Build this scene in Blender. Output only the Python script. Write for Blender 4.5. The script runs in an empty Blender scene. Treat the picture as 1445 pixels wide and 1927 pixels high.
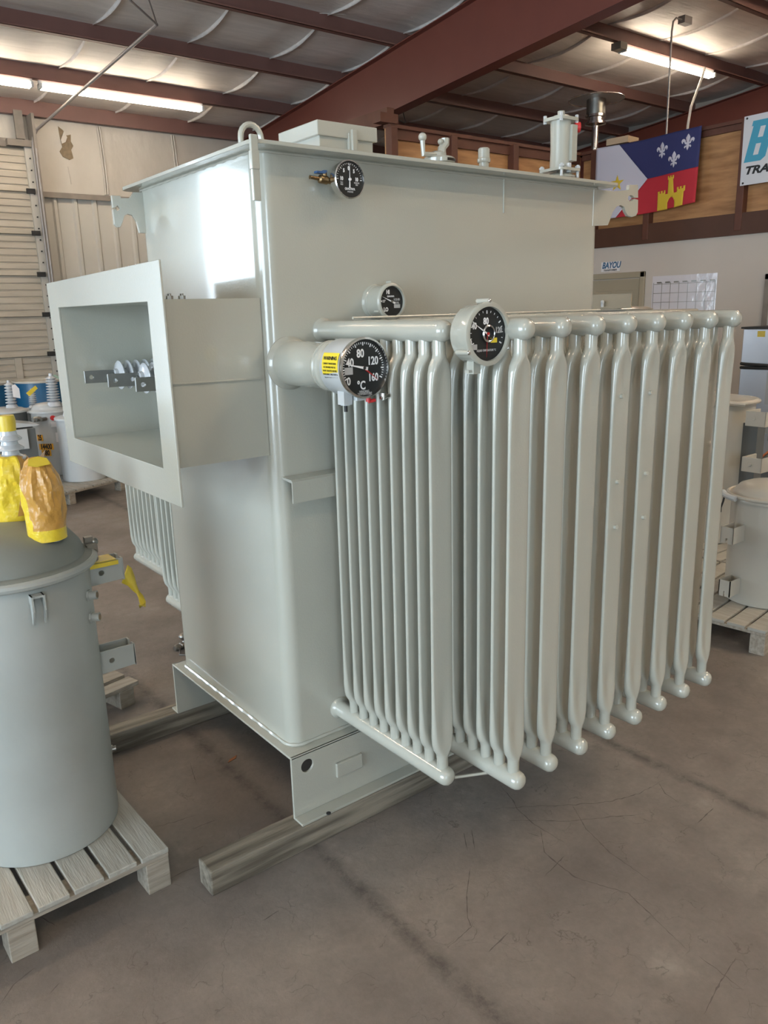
import bpy, bmesh, math, random
from mathutils import Vector, Matrix, noise
random.seed(7)
D = bpy.data; SC = bpy.context.scene; COL = SC.collection
PI = math.pi
# ------------------------------------------------------------------ materials
def mat(name, col, rough=.5, metal=0, noise_amt=0, noise_scale=8, col2=None, bump=0, bump_scale=60, coat=0, stretch=None, spec=.5, detail=4):
    m = D.materials.new(name); m.use_nodes = True; nt = m.node_tree; N = nt.nodes; L = nt.links
    b = N['Principled BSDF']; b.inputs['Base Color'].default_value = (*col, 1)
    b.inputs['Roughness'].default_value = rough; b.inputs['Metallic'].default_value = metal
    b.inputs['Coat Weight'].default_value = coat; b.inputs['Coat Roughness'].default_value = .08
    b.inputs['Specular IOR Level'].default_value = spec
    if noise_amt or bump:
        tc = N.new('ShaderNodeTexCoord'); mp = N.new('ShaderNodeMapping')
        if stretch: mp.inputs['Scale'].default_value = stretch
        L.new(tc.outputs['Object'], mp.inputs[0])
    if noise_amt:
        n = N.new('ShaderNodeTexNoise'); n.inputs['Scale'].default_value = noise_scale; n.inputs['Detail'].default_value = detail
        L.new(mp.outputs[0], n.inputs[0])
        r = N.new('ShaderNodeValToRGB'); r.color_ramp.elements[0].position = .35; r.color_ramp.elements[1].position = .65
        c2 = col2 or tuple(c * .6 for c in col)
        r.color_ramp.elements[0].color = (*[a + (b_ - a) * noise_amt for a, b_ in zip(col, c2)], 1)
        r.color_ramp.elements[1].color = (*col, 1)
        L.new(n.outputs[0], r.inputs[0]); L.new(r.outputs[0], b.inputs['Base Color'])
    if bump:
        n2 = N.new('ShaderNodeTexNoise'); n2.inputs['Scale'].default_value = bump_scale; n2.inputs['Detail'].default_value = 3
        L.new(mp.outputs[0], n2.inputs[0])
        bp = N.new('ShaderNodeBump'); bp.inputs['Strength'].default_value = bump; bp.inputs['Distance'].default_value = .01
        L.new(n2.outputs[0], bp.inputs['Height']); L.new(bp.outputs[0], b.inputs['Normal'])
    return m
def emis(name, col, s):
    m = D.materials.new(name); m.use_nodes = True
    b = m.node_tree.nodes['Principled BSDF']; b.inputs['Base Color'].default_value = (*col, 1)
    b.inputs['Emission Color'].default_value = (*col, 1); b.inputs['Emission Strength'].default_value = s
    return m
M = {}
M['paint'] = mat('grey_paint', (.43, .43, .37), .24, 0, .06, 2.5, bump=.05, bump_scale=170, coat=.9)
M['paint2'] = mat('grey_paint_matte', (.44, .465, .45), .42, 0, .12, 3, bump=.03, bump_scale=50, coat=.15)
M['oldpaint'] = mat('weathered_grey_paint', (.37, .385, .36), .45, 0, .5, 2.6, col2=(.27, .275, .245), bump=.05, bump_scale=40)
M['domepaint'] = mat('dusty_grey_paint', (.20, .21, .19), .5, 0, .5, 3, col2=(.13, .14, .12), bump=.04)
M['cream'] = mat('cream_grey_paint', (.47, .45, .39), .35, 0, .1, 3, coat=.4)
M['white'] = mat('white_enamel', (.52, .54, .54), .3, 0, .1, 4, coat=.3)
M['black'] = mat('black_dial', (.012, .013, .013), .35)
M['dark'] = mat('dark_rubber', (.02, .02, .02), .6)
M['cleanw'] = mat('white_marking', (.8, .8, .8), .5)
M['grayw'] = mat('grey_marking', (.42, .42, .42), .5)
M['chrome'] = mat('stainless_steel', (.72, .71, .69), .18, 1, .1, 20)
M['brushed'] = mat('brushed_aluminium', (.62, .59, .55), .45, .7)
M['steel'] = mat('dull_steel', (.35, .34, .31), .38, 1, .4, 12, bump=.05)
M['plate'] = mat('tinned_copper_plate', (.30, .31, .30), .35, .8, .3, 30)
M['brass'] = mat('brass', (.27, .18, .09), .4, 1, .4, 40)
M['blue'] = mat('blue_handle', (.03, .09, .22), .4)
M['red'] = mat('red_plastic', (.55, .03, .03), .35)
M['redneedle'] = mat('red_pointer', (.45, .02, .02), .5)
M['yellow'] = mat('yellow_sticker', (.78, .60, .03), .5)
M['tape'] = mat('yellow_tape', (.72, .54, .05), .35, 0, .2, 30, bump=.1)
M['drum'] = mat('blue_drum', (.012, .10, .22), .35, 0, .2, 4)
M['wood'] = mat('weathered_wood', (.36, .32, .26), .75, 0, .7, 5, col2=(.20, .17, .13), bump=.25, bump_scale=18, stretch=(1, 12, 12))
M['woody'] = mat('weathered_wood_along', (.40, .385, .34), .7, 0, .5, 5, col2=(.26, .24, .19), bump=.2, bump_scale=18, stretch=(12, 1, 12))
M['timber'] = mat('timber_side', (.25, .22, .17), .8, 0, .9, 3, col2=(.085, .07, .05), bump=.3, bump_scale=14, stretch=(1, 14, 14))
M['ply'] = mat('plywood', (.52, .27, .11), .55, 0, .8, 2.6, col2=(.28, .12, .04), bump=.05, stretch=(5, .8, 6), detail=6)
M['stud'] = mat('brown_stained_wood', (.13, .045, .025), .6, 0, .5, 6, col2=(.08, .028, .017), bump=.08)
M['ledger'] = mat('brown_ledger_board', (.085, .034, .018), .6, 0, .4, 3, col2=(.06, .022, .012))
M['iron'] = mat('red_oxide_steel', (.155, .045, .032), .45, 0, .3, 3, col2=(.125, .034, .025))
M['purlin'] = mat('red_oxide_purlin', (.19, .095, .08), .5, 0, .3, 4, col2=(.14, .07, .058))
M['wallw'] = mat('drywall', (.60, .54, .475), .85, 0, .12, 1.2)
M['doorp'] = mat('beige_door_paint', (.36, .31, .22), .5)
M['liner'] = mat('ribbed_liner_panel', (.50, .48, .43), .4, 0, .15, 2)
M['rollup'] = mat('rollup_door_panel', (.47, .43, .36), .55, 0, .45, 3, col2=(.32, .28, .22), stretch=(.6, 1, 3))
M['frame'] = mat('door_frame_steel', (.24, .21, .18), .6, 0, .5, 6)
M['porc'] = mat('grey_porcelain', (.50, .52, .54), .18, 0, coat=.5)
M['silver'] = mat('fridge_stainless', (.50, .51, .54), .32, .75, .1, 5)
M['paper'] = mat('white_paper', (.78, .76, .76), .6)
M['film'] = mat('glossy_planner', (.70, .67, .70), .12, 0, bump=.5, bump_scale=9, coat=.6)
M['orange'] = mat('orange_label', (.85, .42, .03), .5)
M['fw'] = mat('flag_white', (.62, .60, .68), .8); M['fb'] = mat('flag_blue', (.03, .035, .13), .8)
M['fr'] = mat('flag_red', (.50, .025, .04), .8); M['fy'] = mat('flag_gold', (.72, .50, .04), .8)
M['banner'] = mat('vinyl_banner', (.70, .70, .72), .45)
M['bluetxt'] = mat('light_blue_print', (.06, .36, .52), .5); M['navytxt'] = mat('navy_print', (.03, .12, .24), .5)
M['cable'] = mat('white_cable', (.55, .52, .48), .5); M['conduit'] = mat('galvanized_conduit', (.33, .31, .30), .4, .5)
M['copper'] = mat('copper', (.7, .25, .12), .3, 1)
M['card'] = mat('cardboard', (.52, .38, .25), .8)
M['foam'] = mat('torn_fibre', (.25, .19, .12), .9, 0, .6, 20)
M['tube'] = emis('lit_fluorescent_tube', (1, .82, .60), 128); M['tube_dim'] = emis('dim_fluorescent_tube', (1, .86, .68), 36)  # unseen tubes set far stronger than those in view, which would overexpose the wall
M['leaf'] = mat('dry_leaf', (.30, .12, .05), .8)
M['darkbox'] = mat('dark_and_shaded_steel', (.10, .11, .11), .6)  # colour also holds the shade on the rear cans and a side panel

M['crack'] = mat('slab_crack', (.115, .098, .086), .9)
def concrete():
    m = D.materials.new('stained_concrete'); m.use_nodes = True; nt = m.node_tree; N = nt.nodes; L = nt.links
    b = N['Principled BSDF']; b.inputs['Roughness'].default_value = .55
    tc = N.new('ShaderNodeTexCoord'); pos = tc.outputs['Object']
    def noi(s, det=6, rough=.6, st=None):
        n = N.new('ShaderNodeTexNoise'); n.inputs['Scale'].default_value = s; n.inputs['Detail'].default_value = det; n.inputs['Roughness'].default_value = rough
        if st:
            mp = N.new('ShaderNodeMapping'); mp.inputs['Scale'].default_value = st; L.new(pos, mp.inputs[0]); L.new(mp.outputs[0], n.inputs[0])
        else: L.new(pos, n.inputs[0])
        return n.outputs[0]
    def ramp(src, p0, p1, c0, c1):
        r = N.new('ShaderNodeValToRGB'); e = r.color_ramp.elements
        e[0].position = p0; e[1].position = p1; e[0].color = (*c0, 1); e[1].color = (*c1, 1); L.new(src, r.inputs[0]); return r.outputs[0]
    def mix(a, b_, f, mode='MIX'):
        x = N.new('ShaderNodeMix'); x.data_type = 'RGBA'; x.blend_type = mode
        if isinstance(f, float): x.inputs[0].default_value = f
        else: L.new(f, x.inputs[0])
        L.new(a, x.inputs[6]); L.new(b_, x.inputs[7]) if not isinstance(b_, tuple) else setattr(x.inputs[7], 'default_value', (*b_, 1))
        return x.outputs[2]
    c = ramp(noi(1.1), .33, .68, (.158, .137, .122), (.262, .231, .205))
    c = mix(c, ramp(noi(6, 8, .7), .35, .7, (.62, .60, .57), (1.06, 1.04, 1.02)), .55, 'MULTIPLY')
    c = mix(c, ramp(noi(45, 4, .7), .3, .7, (.80, .79, .78), (1.06, 1.06, 1.06)), .5, 'MULTIPLY')
    # pale worn patches and dark oily stains
    c = mix(c, (.36, .32, .28), ramp(noi(2.3, 7, .65), .60, .74, (0, 0, 0), (.55, .55, .55)))
    c = mix(c, (.075, .063, .055), ramp(noi(1.7, 8, .75, (1.3, 1, 1)), .60, .80, (0, 0, 0), (.75, .75, .75)))
    # scuffs: thin wandering dark lines
    for sc, w, st in ((3.1, .006, (1.8, .7, 1)), (5.2, .008, (.6, 1.6, 1))):
        mp = N.new('ShaderNodeMapping'); mp.inputs['Scale'].default_value = st
        ad = N.new('ShaderNodeMix'); ad.data_type = 'RGBA'; ad.inputs[0].default_value = .22
        nn = N.new('ShaderNodeTexNoise'); nn.inputs['Scale'].default_value = 6; nn.inputs['Detail'].default_value = 6; L.new(pos, nn.inputs[0])
        L.new(pos, ad.inputs[6]); L.new(nn.outputs[1], ad.inputs[7]); L.new(ad.outputs[2], mp.inputs[0])
        v = N.new('ShaderNodeTexVoronoi'); v.feature = 'DISTANCE_TO_EDGE'; v.inputs['Scale'].default_value = sc; L.new(mp.outputs[0], v.inputs[0])
        f = ramp(v.outputs[0], 0, w, (1, 1, 1), (0, 0, 0))
        g = ramp(noi(1.9 * sc, 3), .50, .60, (0, 0, 0), (.65, .65, .65))
        mu = N.new('ShaderNodeMath'); mu.operation = 'MULTIPLY'; L.new(f, mu.inputs[0]); L.new(g, mu.inputs[1])
        c = mix(c, (.07, .055, .045), mu.outputs[0])
    # saw-cut slab joints running along Y at two X positions
    sp = N.new('ShaderNodeSeparateXYZ'); L.new(pos, sp.inputs[0])
    nw = noi(7, 5, .7)
    for x0, hw, dk in ((0.0, .045, .85), (1.305, .042, .85), (-3.6, .02, .6), (4.4, .02, .7)):
        a = N.new('ShaderNodeMath'); a.operation = 'SUBTRACT'; L.new(sp.outputs[0], a.inputs[0]); a.inputs[1].default_value = x0
        wob = N.new('ShaderNodeMath'); wob.operation = 'MULTIPLY_ADD'; L.new(nw, wob.inputs[0]); wob.inputs[1].default_value = .05; wob.inputs[2].default_value = -.025
        a2 = N.new('ShaderNodeMath'); L.new(a.outputs[0], a2.inputs[0]); L.new(wob.outputs[0], a2.inputs[1])
        ab = N.new('ShaderNodeMath'); ab.operation = 'ABSOLUTE'; L.new(a2.outputs[0], ab.inputs[0])
        f = ramp(ab.outputs[0], .002, hw, (dk, dk, dk), (0, 0, 0))
        g = ramp(noi(9, 9, .8), .42, .58, (.25, .25, .25), (1, 1, 1))
        mu = N.new('ShaderNodeMath'); mu.operation = 'MULTIPLY'; L.new(f, mu.inputs[0]); L.new(g, mu.inputs[1])
        c = mix(c, (.055, .048, .044), mu.outputs[0])
    L.new(c, b.inputs['Base Color'])
    L.new(ramp(noi(3.2), .3, .7, (.42, .42, .42), (.72, .72, .72)), b.inputs['Roughness'])
    bp = N.new('ShaderNodeBump'); bp.inputs['Strength'].default_value = .25; bp.inputs['Distance'].default_value = .01
    L.new(noi(14, 8, .7), bp.inputs['Height']); L.new(bp.outputs[0], b.inputs['Normal'])
    return m
M['concrete'] = concrete()
def insul(name, col, col2, st):
    m = mat(name, col, .42, 0, .6, 3, col2=col2, bump=.6, bump_scale=7, stretch=st, detail=6); return m
M['insul'] = insul('roof_insulation_facing', (.74, .69, .65), (.60, .56, .52), (.5, 4, 1)); M['insul'].node_tree.nodes['Principled BSDF'].inputs['Roughness'].default_value = .5
M['winsul'] = insul('wall_insulation_facing', (.50, .47, .42), (.42, .385, .335), (1, 1, .5))
def bagmat(name, zsplit, z0):
    m = D.materials.new(name); m.use_nodes = True; nt = m.node_tree; N = nt.nodes; L = nt.links
    b = N['Principled BSDF']; b.inputs['Roughness'].default_value = .32
    tc = N.new('ShaderNodeTexCoord'); sp = N.new('ShaderNodeSeparateXYZ'); L.new(tc.outputs['Object'], sp.inputs[0])
    n = N.new('ShaderNodeTexNoise'); n.inputs['Scale'].default_value = 5; L.new(tc.outputs['Object'], n.inputs[0])
    lt = N.new('ShaderNodeMath'); lt.operation = 'LESS_THAN'; L.new(sp.outputs[2], lt.inputs[0]); lt.inputs[1].default_value = zsplit
    # a yellow layer shows through on the side (-X) of the brown paper
    ma = N.new('ShaderNodeMath'); ma.operation = 'MULTIPLY_ADD'; L.new(n.outputs[0], ma.inputs[0]); ma.inputs[1].default_value = .12; L.new(sp.outputs[0], ma.inputs[2])
    l2 = N.new('ShaderNodeMath'); l2.operation = 'LESS_THAN'; L.new(ma.outputs[0], l2.inputs[0]); l2.inputs[1].default_value = z0
    mx = N.new('ShaderNodeMath'); mx.operation = 'MAXIMUM'; L.new(lt.outputs[0], mx.inputs[0]); L.new(l2.outputs[0], mx.inputs[1])
    c = N.new('ShaderNodeMix'); c.data_type = 'RGBA'; L.new(mx.outputs[0], c.inputs[0])
    c.inputs[6].default_value = (.52, .27, .055, 1); c.inputs[7].default_value = (.74, .54, .035, 1)
    L.new(c.outputs[2], b.inputs['Base Color'])
    n2 = N.new('ShaderNodeTexNoise'); n2.inputs['Scale'].default_value = 22; n2.inputs['Detail'].default_value = 3; L.new(tc.outputs['Object'], n2.inputs[0])
    bp = N.new('ShaderNodeBump'); bp.inputs['Strength'].default_value = .6; bp.inputs['Distance'].default_value = .015
    L.new(n2.outputs[0], bp.inputs['Height']); L.new(bp.outputs[0], b.inputs['Normal'])
    return m
M['bagA'] = bagmat('brown_and_yellow_wrap', .035, .010); M['bagB'] = bagmat('yellow_and_brown_wrap', .03, .062)

# ------------------------------------------------------------------ mesh building
def ortho(d):
    d = Vector(d).normalized(); u = Vector((0, 0, 1)) if abs(d.z) < .95 else Vector((1, 0, 0))
    a = d.cross(u).normalized(); return a, d.cross(a).normalized(), d
class MB:
    def __init__(s): s.bm = bmesh.new()
    def box(s, a, b, rot=0, piv=None, tf=None):
        x0, y0, z0 = a; x1, y1, z1 = b
        vs = [Vector((x, y, z)) for x in (x0, x1) for y in (y0, y1) for z in (z0, z1)]
        if rot:
            pv = Vector(piv) if piv else Vector(((x0 + x1) / 2, (y0 + y1) / 2, 0)); R = Matrix.Rotation(rot, 3, 'Z')
            vs = [R @ (v - pv) + pv for v in vs]
        if tf: vs = [tf @ v for v in vs]
        v = [s.bm.verts.new(q) for q in vs]
        for f in ((0, 1, 3, 2), (4, 6, 7, 5), (0, 4, 5, 1), (2, 3, 7, 6), (0, 2, 6, 4), (1, 5, 7, 3)): s.bm.faces.new([v[i] for i in f])
        return s
    def lathe(s, prof, o=(0, 0, 0), ax=(0, 0, 1), n=32, cap=True):
        """prof: list of (radius, height along axis)"""
        a, b, d = ortho(ax); o = Vector(o); rings = []
        for r, h in prof:
            if r < 1e-6: rings.append([s.bm.verts.new(o + d * h)])
            else: rings.append([s.bm.verts.new(o + d * h + (a * math.cos(2 * PI * i / n) + b * math.sin(2 * PI * i / n)) * r) for i in range(n)])
        for A, B in zip(rings, rings[1:]):
            for i in range(n):
                j = (i + 1) % n
                if len(A) == 1 and len(B) == 1: break
                elif len(A) == 1: s.bm.faces.new((A[0], B[i], B[j]))
                elif len(B) == 1: s.bm.faces.new((A[i], A[j], B[0]))
                else: s.bm.faces.new((A[i], A[j], B[j], B[i]))
        if cap:
            for R in (rings[0], rings[-1]):
                if len(R) > 1: s.bm.faces.new(R)
        return s
    def cyl(s, p, q, r, r2=None, n=24):
        p = Vector(p); q = Vector(q); d = q - p
        return s.lathe([(r, 0), (r if r2 is None else r2, d.length)], p, d, n)
    def tube(s, pts, r, n=8, closed=False, taper=None):
        pts = [Vector(p) for p in pts]; rings = []; N_ = len(pts)
        t0 = (pts[1] - pts[0]).normalized(); a, b, _ = ortho(t0)
        for i, p in enumerate(pts):
            if closed: t = (pts[(i + 1) % N_] - pts[i - 1]).normalized()
            else: t = (pts[min(i + 1, N_ - 1)] - pts[max(i - 1, 0)]).normalized()
            a = (a - t * a.dot(t)).normalized(); b = t.cross(a)
            rr = r if taper is None else r * taper[i]
            rings.append([s.bm.verts.new(p + (a * math.cos(2 * PI * k / n) + b * math.sin(2 * PI * k / n)) * rr) for k in range(n)])
        for i in range(N_ if closed else N_ - 1):
            A, B = rings[i], rings[(i + 1) % N_]
            for k in range(n): s.bm.faces.new((A[k], A[(k + 1) % n], B[(k + 1) % n], B[k]))
        if not closed: s.bm.faces.new(rings[0]); s.bm.faces.new(rings[-1])
        return s
    def prism(s, outer, th, tf, holes=()):
        """outline in (u, v); tf maps (u, v, w) to world, w runs 0..th"""
        bm2 = bmesh.new()
        for loop in [outer] + list(holes):
            vs = [bm2.verts.new((u, v, 0)) for u, v in loop]
            for i in range(len(vs)): bm2.edges.new((vs[i], vs[(i + 1) % len(vs)]))
        bmesh.ops.triangle_fill(bm2, use_beauty=True, edges=bm2.edges[:])
        idx = {v: i for i, v in enumerate(bm2.verts)}
        A = [s.bm.verts.new(tf @ Vector((v.co.x, v.co.y, 0))) for v in bm2.verts]
        B = [s.bm.verts.new(tf @ Vector((v.co.x, v.co.y, th))) for v in bm2.verts]
        for f in bm2.faces:
            ii = [idx[v] for v in f.verts]; s.bm.faces.new([A[i] for i in ii]); s.bm.faces.new([B[i] for i in reversed(ii)])
        for e in bm2.edges:
            if len(e.link_faces) == 1:
                i, j = idx[e.verts[0]], idx[e.verts[1]]; s.bm.faces.new((A[i], A[j], B[j], B[i]))
        bm2.free(); return s
    def sphere(s, c, r, sc=(1, 1, 1), n=16):
        bmesh.ops.create_uvsphere(s.bm, u_segments=n, v_segments=max(6, n // 2), radius=r, matrix=Matrix.Translation(c) @ Matrix.Diagonal((*sc, 1))); return s
    def build(s, name, m, parent=None, smooth=True, bevel=0, seg=2, angle=35, world=False):
        root = parent
        while root is not None and root.parent is not None: root = root.parent
        off = Vector(root.location) if root is not None else Vector((0, 0, 0))
        bmesh.ops.recalc_face_normals(s.bm, faces=s.bm.faces)
        me = D.meshes.new(name)
        if root is None and not world:
            vs = [v.co for v in s.bm.verts]
            off = Vector(((min(v.x for v in vs) + max(v.x for v in vs)) / 2, (min(v.y for v in vs) + max(v.y for v in vs)) / 2, min(v.z for v in vs)))
        bmesh.ops.translate(s.bm, verts=s.bm.verts, vec=-off)
        s.bm.to_mesh(me); s.bm.free(); me.materials.append(m)
        if smooth:
            for p in me.polygons: p.use_smooth = True
            me.set_sharp_from_angle(angle=math.radians(angle))
        o = D.objects.new(name, me); COL.objects.link(o)
        if root is None: o.location = off
        else: o.parent = parent
        if bevel:
            b = o.modifiers.new('bevel', 'BEVEL'); b.width = bevel; b.segments = seg; b.limit_method = 'ANGLE'; b.angle_limit = math.radians(40)
        return o
def thing(name, label, cat, loc=(0, 0, 0), group=None):
    o = D.objects.new(name, None); COL.objects.link(o); o.location = loc; o.empty_display_size = .1
    return tag(o, label, cat, group)
def tag(o, label, cat, group=None):
    o['label'] = label; o['category'] = cat
    if group: o['group'] = group
    return o
def struct(o): o['kind'] = 'structure'; return o
def lab(o, l): o['label'] = l; return o
def circ(cx, cy, r, n=24): return [(cx + r * math.cos(2 * PI * i / n), cy + r * math.sin(2 * PI * i / n)) for i in range(n)]
TF_XZ = lambda y: Matrix(((1, 0, 0, 0), (0, 0, -1, y), (0, 1, 0, 0), (0, 0, 0, 1)))       # (u,v,w)->(u, y-w, v)   faces -Y
TF_YZ = lambda x: Matrix(((0, 0, -1, x), (1, 0, 0, 0), (0, 1, 0, 0), (0, 0, 0, 1)))       # (u,v,w)->(x-w, u, v)   faces -X
TF_XY = lambda z: Matrix(((1, 0, 0, 0), (0, 1, 0, 0), (0, 0, 1, z), (0, 0, 0, 1)))
def rrect(x0, y0, x1, y1, r, n=6):
    P = []
    for cx, cy, a0 in ((x1 - r, y0 + r, -PI / 2), (x1 - r, y1 - r, 0), (x0 + r, y1 - r, PI / 2), (x0 + r, y0 + r, PI)):
        for i in range(n + 1): a = a0 + PI / 2 * i / n; P.append((cx + r * math.cos(a), cy + r * math.sin(a)))
    return P
def text(name, s, size, pos, facing, m, parent, shear=0, bold=0, th=.0004, sx=1, align='CENTER', roll=0):
    cu = D.curves.new(name, 'FONT'); cu.body = s; cu.size = size; cu.shear = shear; cu.offset = bold; cu.extrude = th
    cu.align_x = align; cu.align_y = 'CENTER'; cu.resolution_u = 3
    ob = D.objects.new(name + '_tmp', cu); me = D.meshes.new_from_object(ob); D.objects.remove(ob)
    F = {'-Y': Matrix(((1, 0, 0), (0, 0, -1), (0, 1, 0))), '-X': Matrix(((0, 0, -1), (-1, 0, 0), (0, 1, 0)))}
    R = facing if isinstance(facing, Matrix) else F[facing]
    me.name = name; me.transform(Matrix.Diagonal((sx, 1, 1, 1)))
    if roll: me.transform(Matrix.Rotation(roll, 4, 'Z'))
    root = parent
    while root.parent is not None: root = root.parent
    me.transform(R.to_4x4()); me.transform(Matrix.Translation(Vector(pos) - Vector(root.location)))
    me.materials.clear(); me.materials.append(m)
    o = D.objects.new(name, me); COL.objects.link(o); o.parent = parent
    return o

# ------------------------------------------------------------------ camera (solved from the photograph)
cam = D.cameras.new('camera'); co = D.objects.new('camera', cam); COL.objects.link(co); SC.camera = co
co.location = (-1.19480035, -2.0962209, 1.74900079); co.rotation_euler = (1.3214, .0258, -.6628)
Rm = Matrix(((0.78798124, 0.17162778, -0.59129474), (-0.61515697, 0.17916041, -0.76777826), (-0.02583547, 0.96873394, 0.24675306)))
co.rotation_euler = Rm.to_euler()
cam.sensor_fit = 'VERTICAL'; cam.sensor_height = 36; cam.lens = 36 * 1483.62 / 1927; cam.clip_end = 200; cam.clip_start = .02

# ================================================================== SETTING
XL, XR, YB, YF = -10.0, 13.4, -11.0, 11.3
RZ = lambda y: 4.93 + .1 * (11.2 - y)          # underside of roof deck
PZ = lambda y: 4.73 + .1 * (11.2 - y)          # purlin bottoms
struct(MB().box((XL, YB, -.12), (XR, YF, 0)).build('floor', M['concrete'], smooth=False, world=True))
# scratches and hairline cracks in the slab
CR = [[(0.611, -0.347), (0.716, -0.417), (0.847, -0.515), (0.965, -0.589), (1.087, -0.628), (1.227, -0.636)], [(0.739, -0.257), (0.701, -0.366), (0.679, -0.4), (0.659, -0.493), (0.661, -0.633)], [(0.847, -0.515), (0.777, -0.63), (0.737, -0.758), (0.723, -0.918)], [(0.653, -0.535), (0.573, -0.621), (0.563, -0.68), (0.555, -0.762), (0.582, -0.823), (0.624, -0.91), (0.602, -1.0), (0.583, -1.065), (0.564, -1.144)], [(0.486, -0.697), (0.608, -0.676)], [(0.568, -1.178), (0.565, -1.223), (0.555, -1.304)], [(0.408, -1.288), (0.541, -1.26), (0.638, -1.247)], [(1.201, -0.636), (1.16, -0.69), (1.151, -0.75)], [(0.132, -0.8), (0.229, -0.785)], [(0.44, -0.375), (0.383, -0.453)], [(0.471, -0.382), (0.407, -0.464)], [(0.606, -0.429), (0.767, -0.568), (0.999, -0.71)], [(0.331, -0.52), (0.24, -0.599), (0.177, -0.668), (0.161, -0.702), (0.053, -0.716)], [(1.094, -0.858), (1.212, -0.849)], [(0.607, -0.515), (0.622, -0.556)], [(-0.377, 0.348), (-0.306, 0.328), (-0.22, 0.315)], [(-0.103, 0.649), (-0.129, 0.56), (-0.147, 0.493)], [(-0.986, -0.107), (-0.942, -0.061), (-0.881, -0.037)], [(-0.281, 0.249), (-0.182, 0.243)], [(-0.441, 0.06), (-0.384, 0.064), (-0.345, 0.058)], [(-0.304, -0.29), (-0.242, -0.286)], [(-0.812, 0.152), (-0.79, 0.092)], [(-0.875, -0.156), (-0.841, -0.134)]]
for q_, l_ in enumerate(CR):
    b = MB(); P_ = []
    for (xa, ya), (xb, yb) in zip(l_, l_[1:]):
        n_ = max(2, int(math.hypot(xb - xa, yb - ya) / .012))
        for k in range(n_): t = k / n_; jx = noise.noise(Vector((xa + 9 * t, ya, q_))) * .004; P_.append((xa + (xb - xa) * t + jx, ya + (yb - ya) * t + jx))
    P_.append(l_[-1]); prev = None; N_ = len(P_)
    for k, (x, y) in enumerate(P_):
        a_ = P_[max(k - 1, 0)]; c_ = P_[min(k + 1, N_ - 1)]; dx, dy = c_[0] - a_[0], c_[1] - a_[1]; L0 = math.hypot(dx, dy) or 1
        w_ = .0016 * (.5 + abs(noise.noise(Vector((k * .7, q_, 3)))) * 2.2) * min(1, .3 + 3 * min(k, N_ - 1 - k) / N_)
        cur = (b.bm.verts.new((x - dy / L0 * w_, y + dx / L0 * w_, .0006)), b.bm.verts.new((x + dy / L0 * w_, y - dx / L0 * w_, .0006)))
        if prev: b.bm.faces.new((prev[0], cur[0], cur[1], prev[1]))
        prev = cur
    struct(b.build('trim_%d' % (100 + q_), M['crack'], smooth=False))
# purlin positions
PY = [11.35 - 1.45 * k for k in range(16)]
# ceiling: insulation sagging between purlins, seams pinched
bm = MB(); xs = [XL + (XR - XL) * i / 160 for i in range(161)]
ys = []; 
for k in range(15):
    for j in range(8): ys.append(PY[k] - 1.45 * j / 8)
ys.append(PY[15])
grid = []
for y in ys:
    row = []
    ph = ((PY[0] - y) / 1.45) % 1
    sag = .07 * math.sin(PI * ph)
    for x in xs:
        s_ = ((x + 60.35) / 1.22) % 1; seam = math.exp(-((s_ - .5) / .06) ** 2) * .03
        w = .012 * noise.noise(Vector((x * 1.3, y * 2.5, 0)))
        row.append(bm.bm.verts.new((x, y, RZ(y) - sag + seam * math.sin(PI * ph) + w)))
    grid.append(row)
for i in range(len(ys) - 1):
    for j in range(160): bm.bm.faces.new((grid[i][j], grid[i][j + 1], grid[i + 1][j + 1], grid[i + 1][j]))
struct(bm.build('ceiling', M['insul'], angle=80))
bm = MB().box((XL - .1, PY[15] - .1, 0), (XR + .1, 11.6, .03), tf=Matrix(((1, 0, 0, 0), (0, 1, 0, 0), (0, -.1, 1, 4.99 + 1.12), (0, 0, 0, 1))))
struct(bm.build('ceiling_deck', M['liner'], smooth=False))
# seam tabs of the insulation facing
k = 0
for i in range(20):
    x = XL + .47 + 1.22 * i
    b = MB()
    for q in range(12):
        y1 = PY[q]; n = 10
        top = []
        for j in range(n + 1):
            ph = .02 + .96 * j / n; y = y1 - 1.45 * ph; z = RZ(y) - .07 * math.sin(PI * ph) + .005
            dz = .025 + .018 * math.sin(PI * ph); sx = .03 * math.sin(PI * ph)
            top.append(((x + .012, y, z), (x + sx, y, z - dz)))
        vs = [(b.bm.verts.new(a), b.bm.verts.new(c)) for a, c in top]
        for A, B in zip(vs, vs[1:]): b.bm.faces.new((A[0], B[0], B[1], A[1]))
    o = b.build('trim_%d' % (i + 1), M['insul']); struct(o)
    sm = o.modifiers.new('solid', 'SOLIDIFY'); sm.thickness = .006
# purlins: Z sections, each one piece of framing
for i, y in enumerate(PY[:12]):
    z = PZ(y); x0, x1 = XL, XR
    b = MB().box((x0, y - .006, z), (x1, y + .006, z + .21)).box((x0, y - .075, z), (x1, y, z + .006)).box((x0, y, z + .2), (x1, y + .075, z + .206)).box((x0, y - .075, z), (x1, y - .069, z + .025))
    for xx in (6.3, ):
        for k2 in range(8): b.cyl((xx - .8 + .22 * k2, y - .014, z + .08 + .05 * (k2 % 2)), (xx - .8 + .22 * k2, y - .006, z + .08 + .05 * (k2 % 2)), .009, n=8)
    struct(b.build('trim_%d' % (30 + i), M['purlin'], smooth=False))
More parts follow.
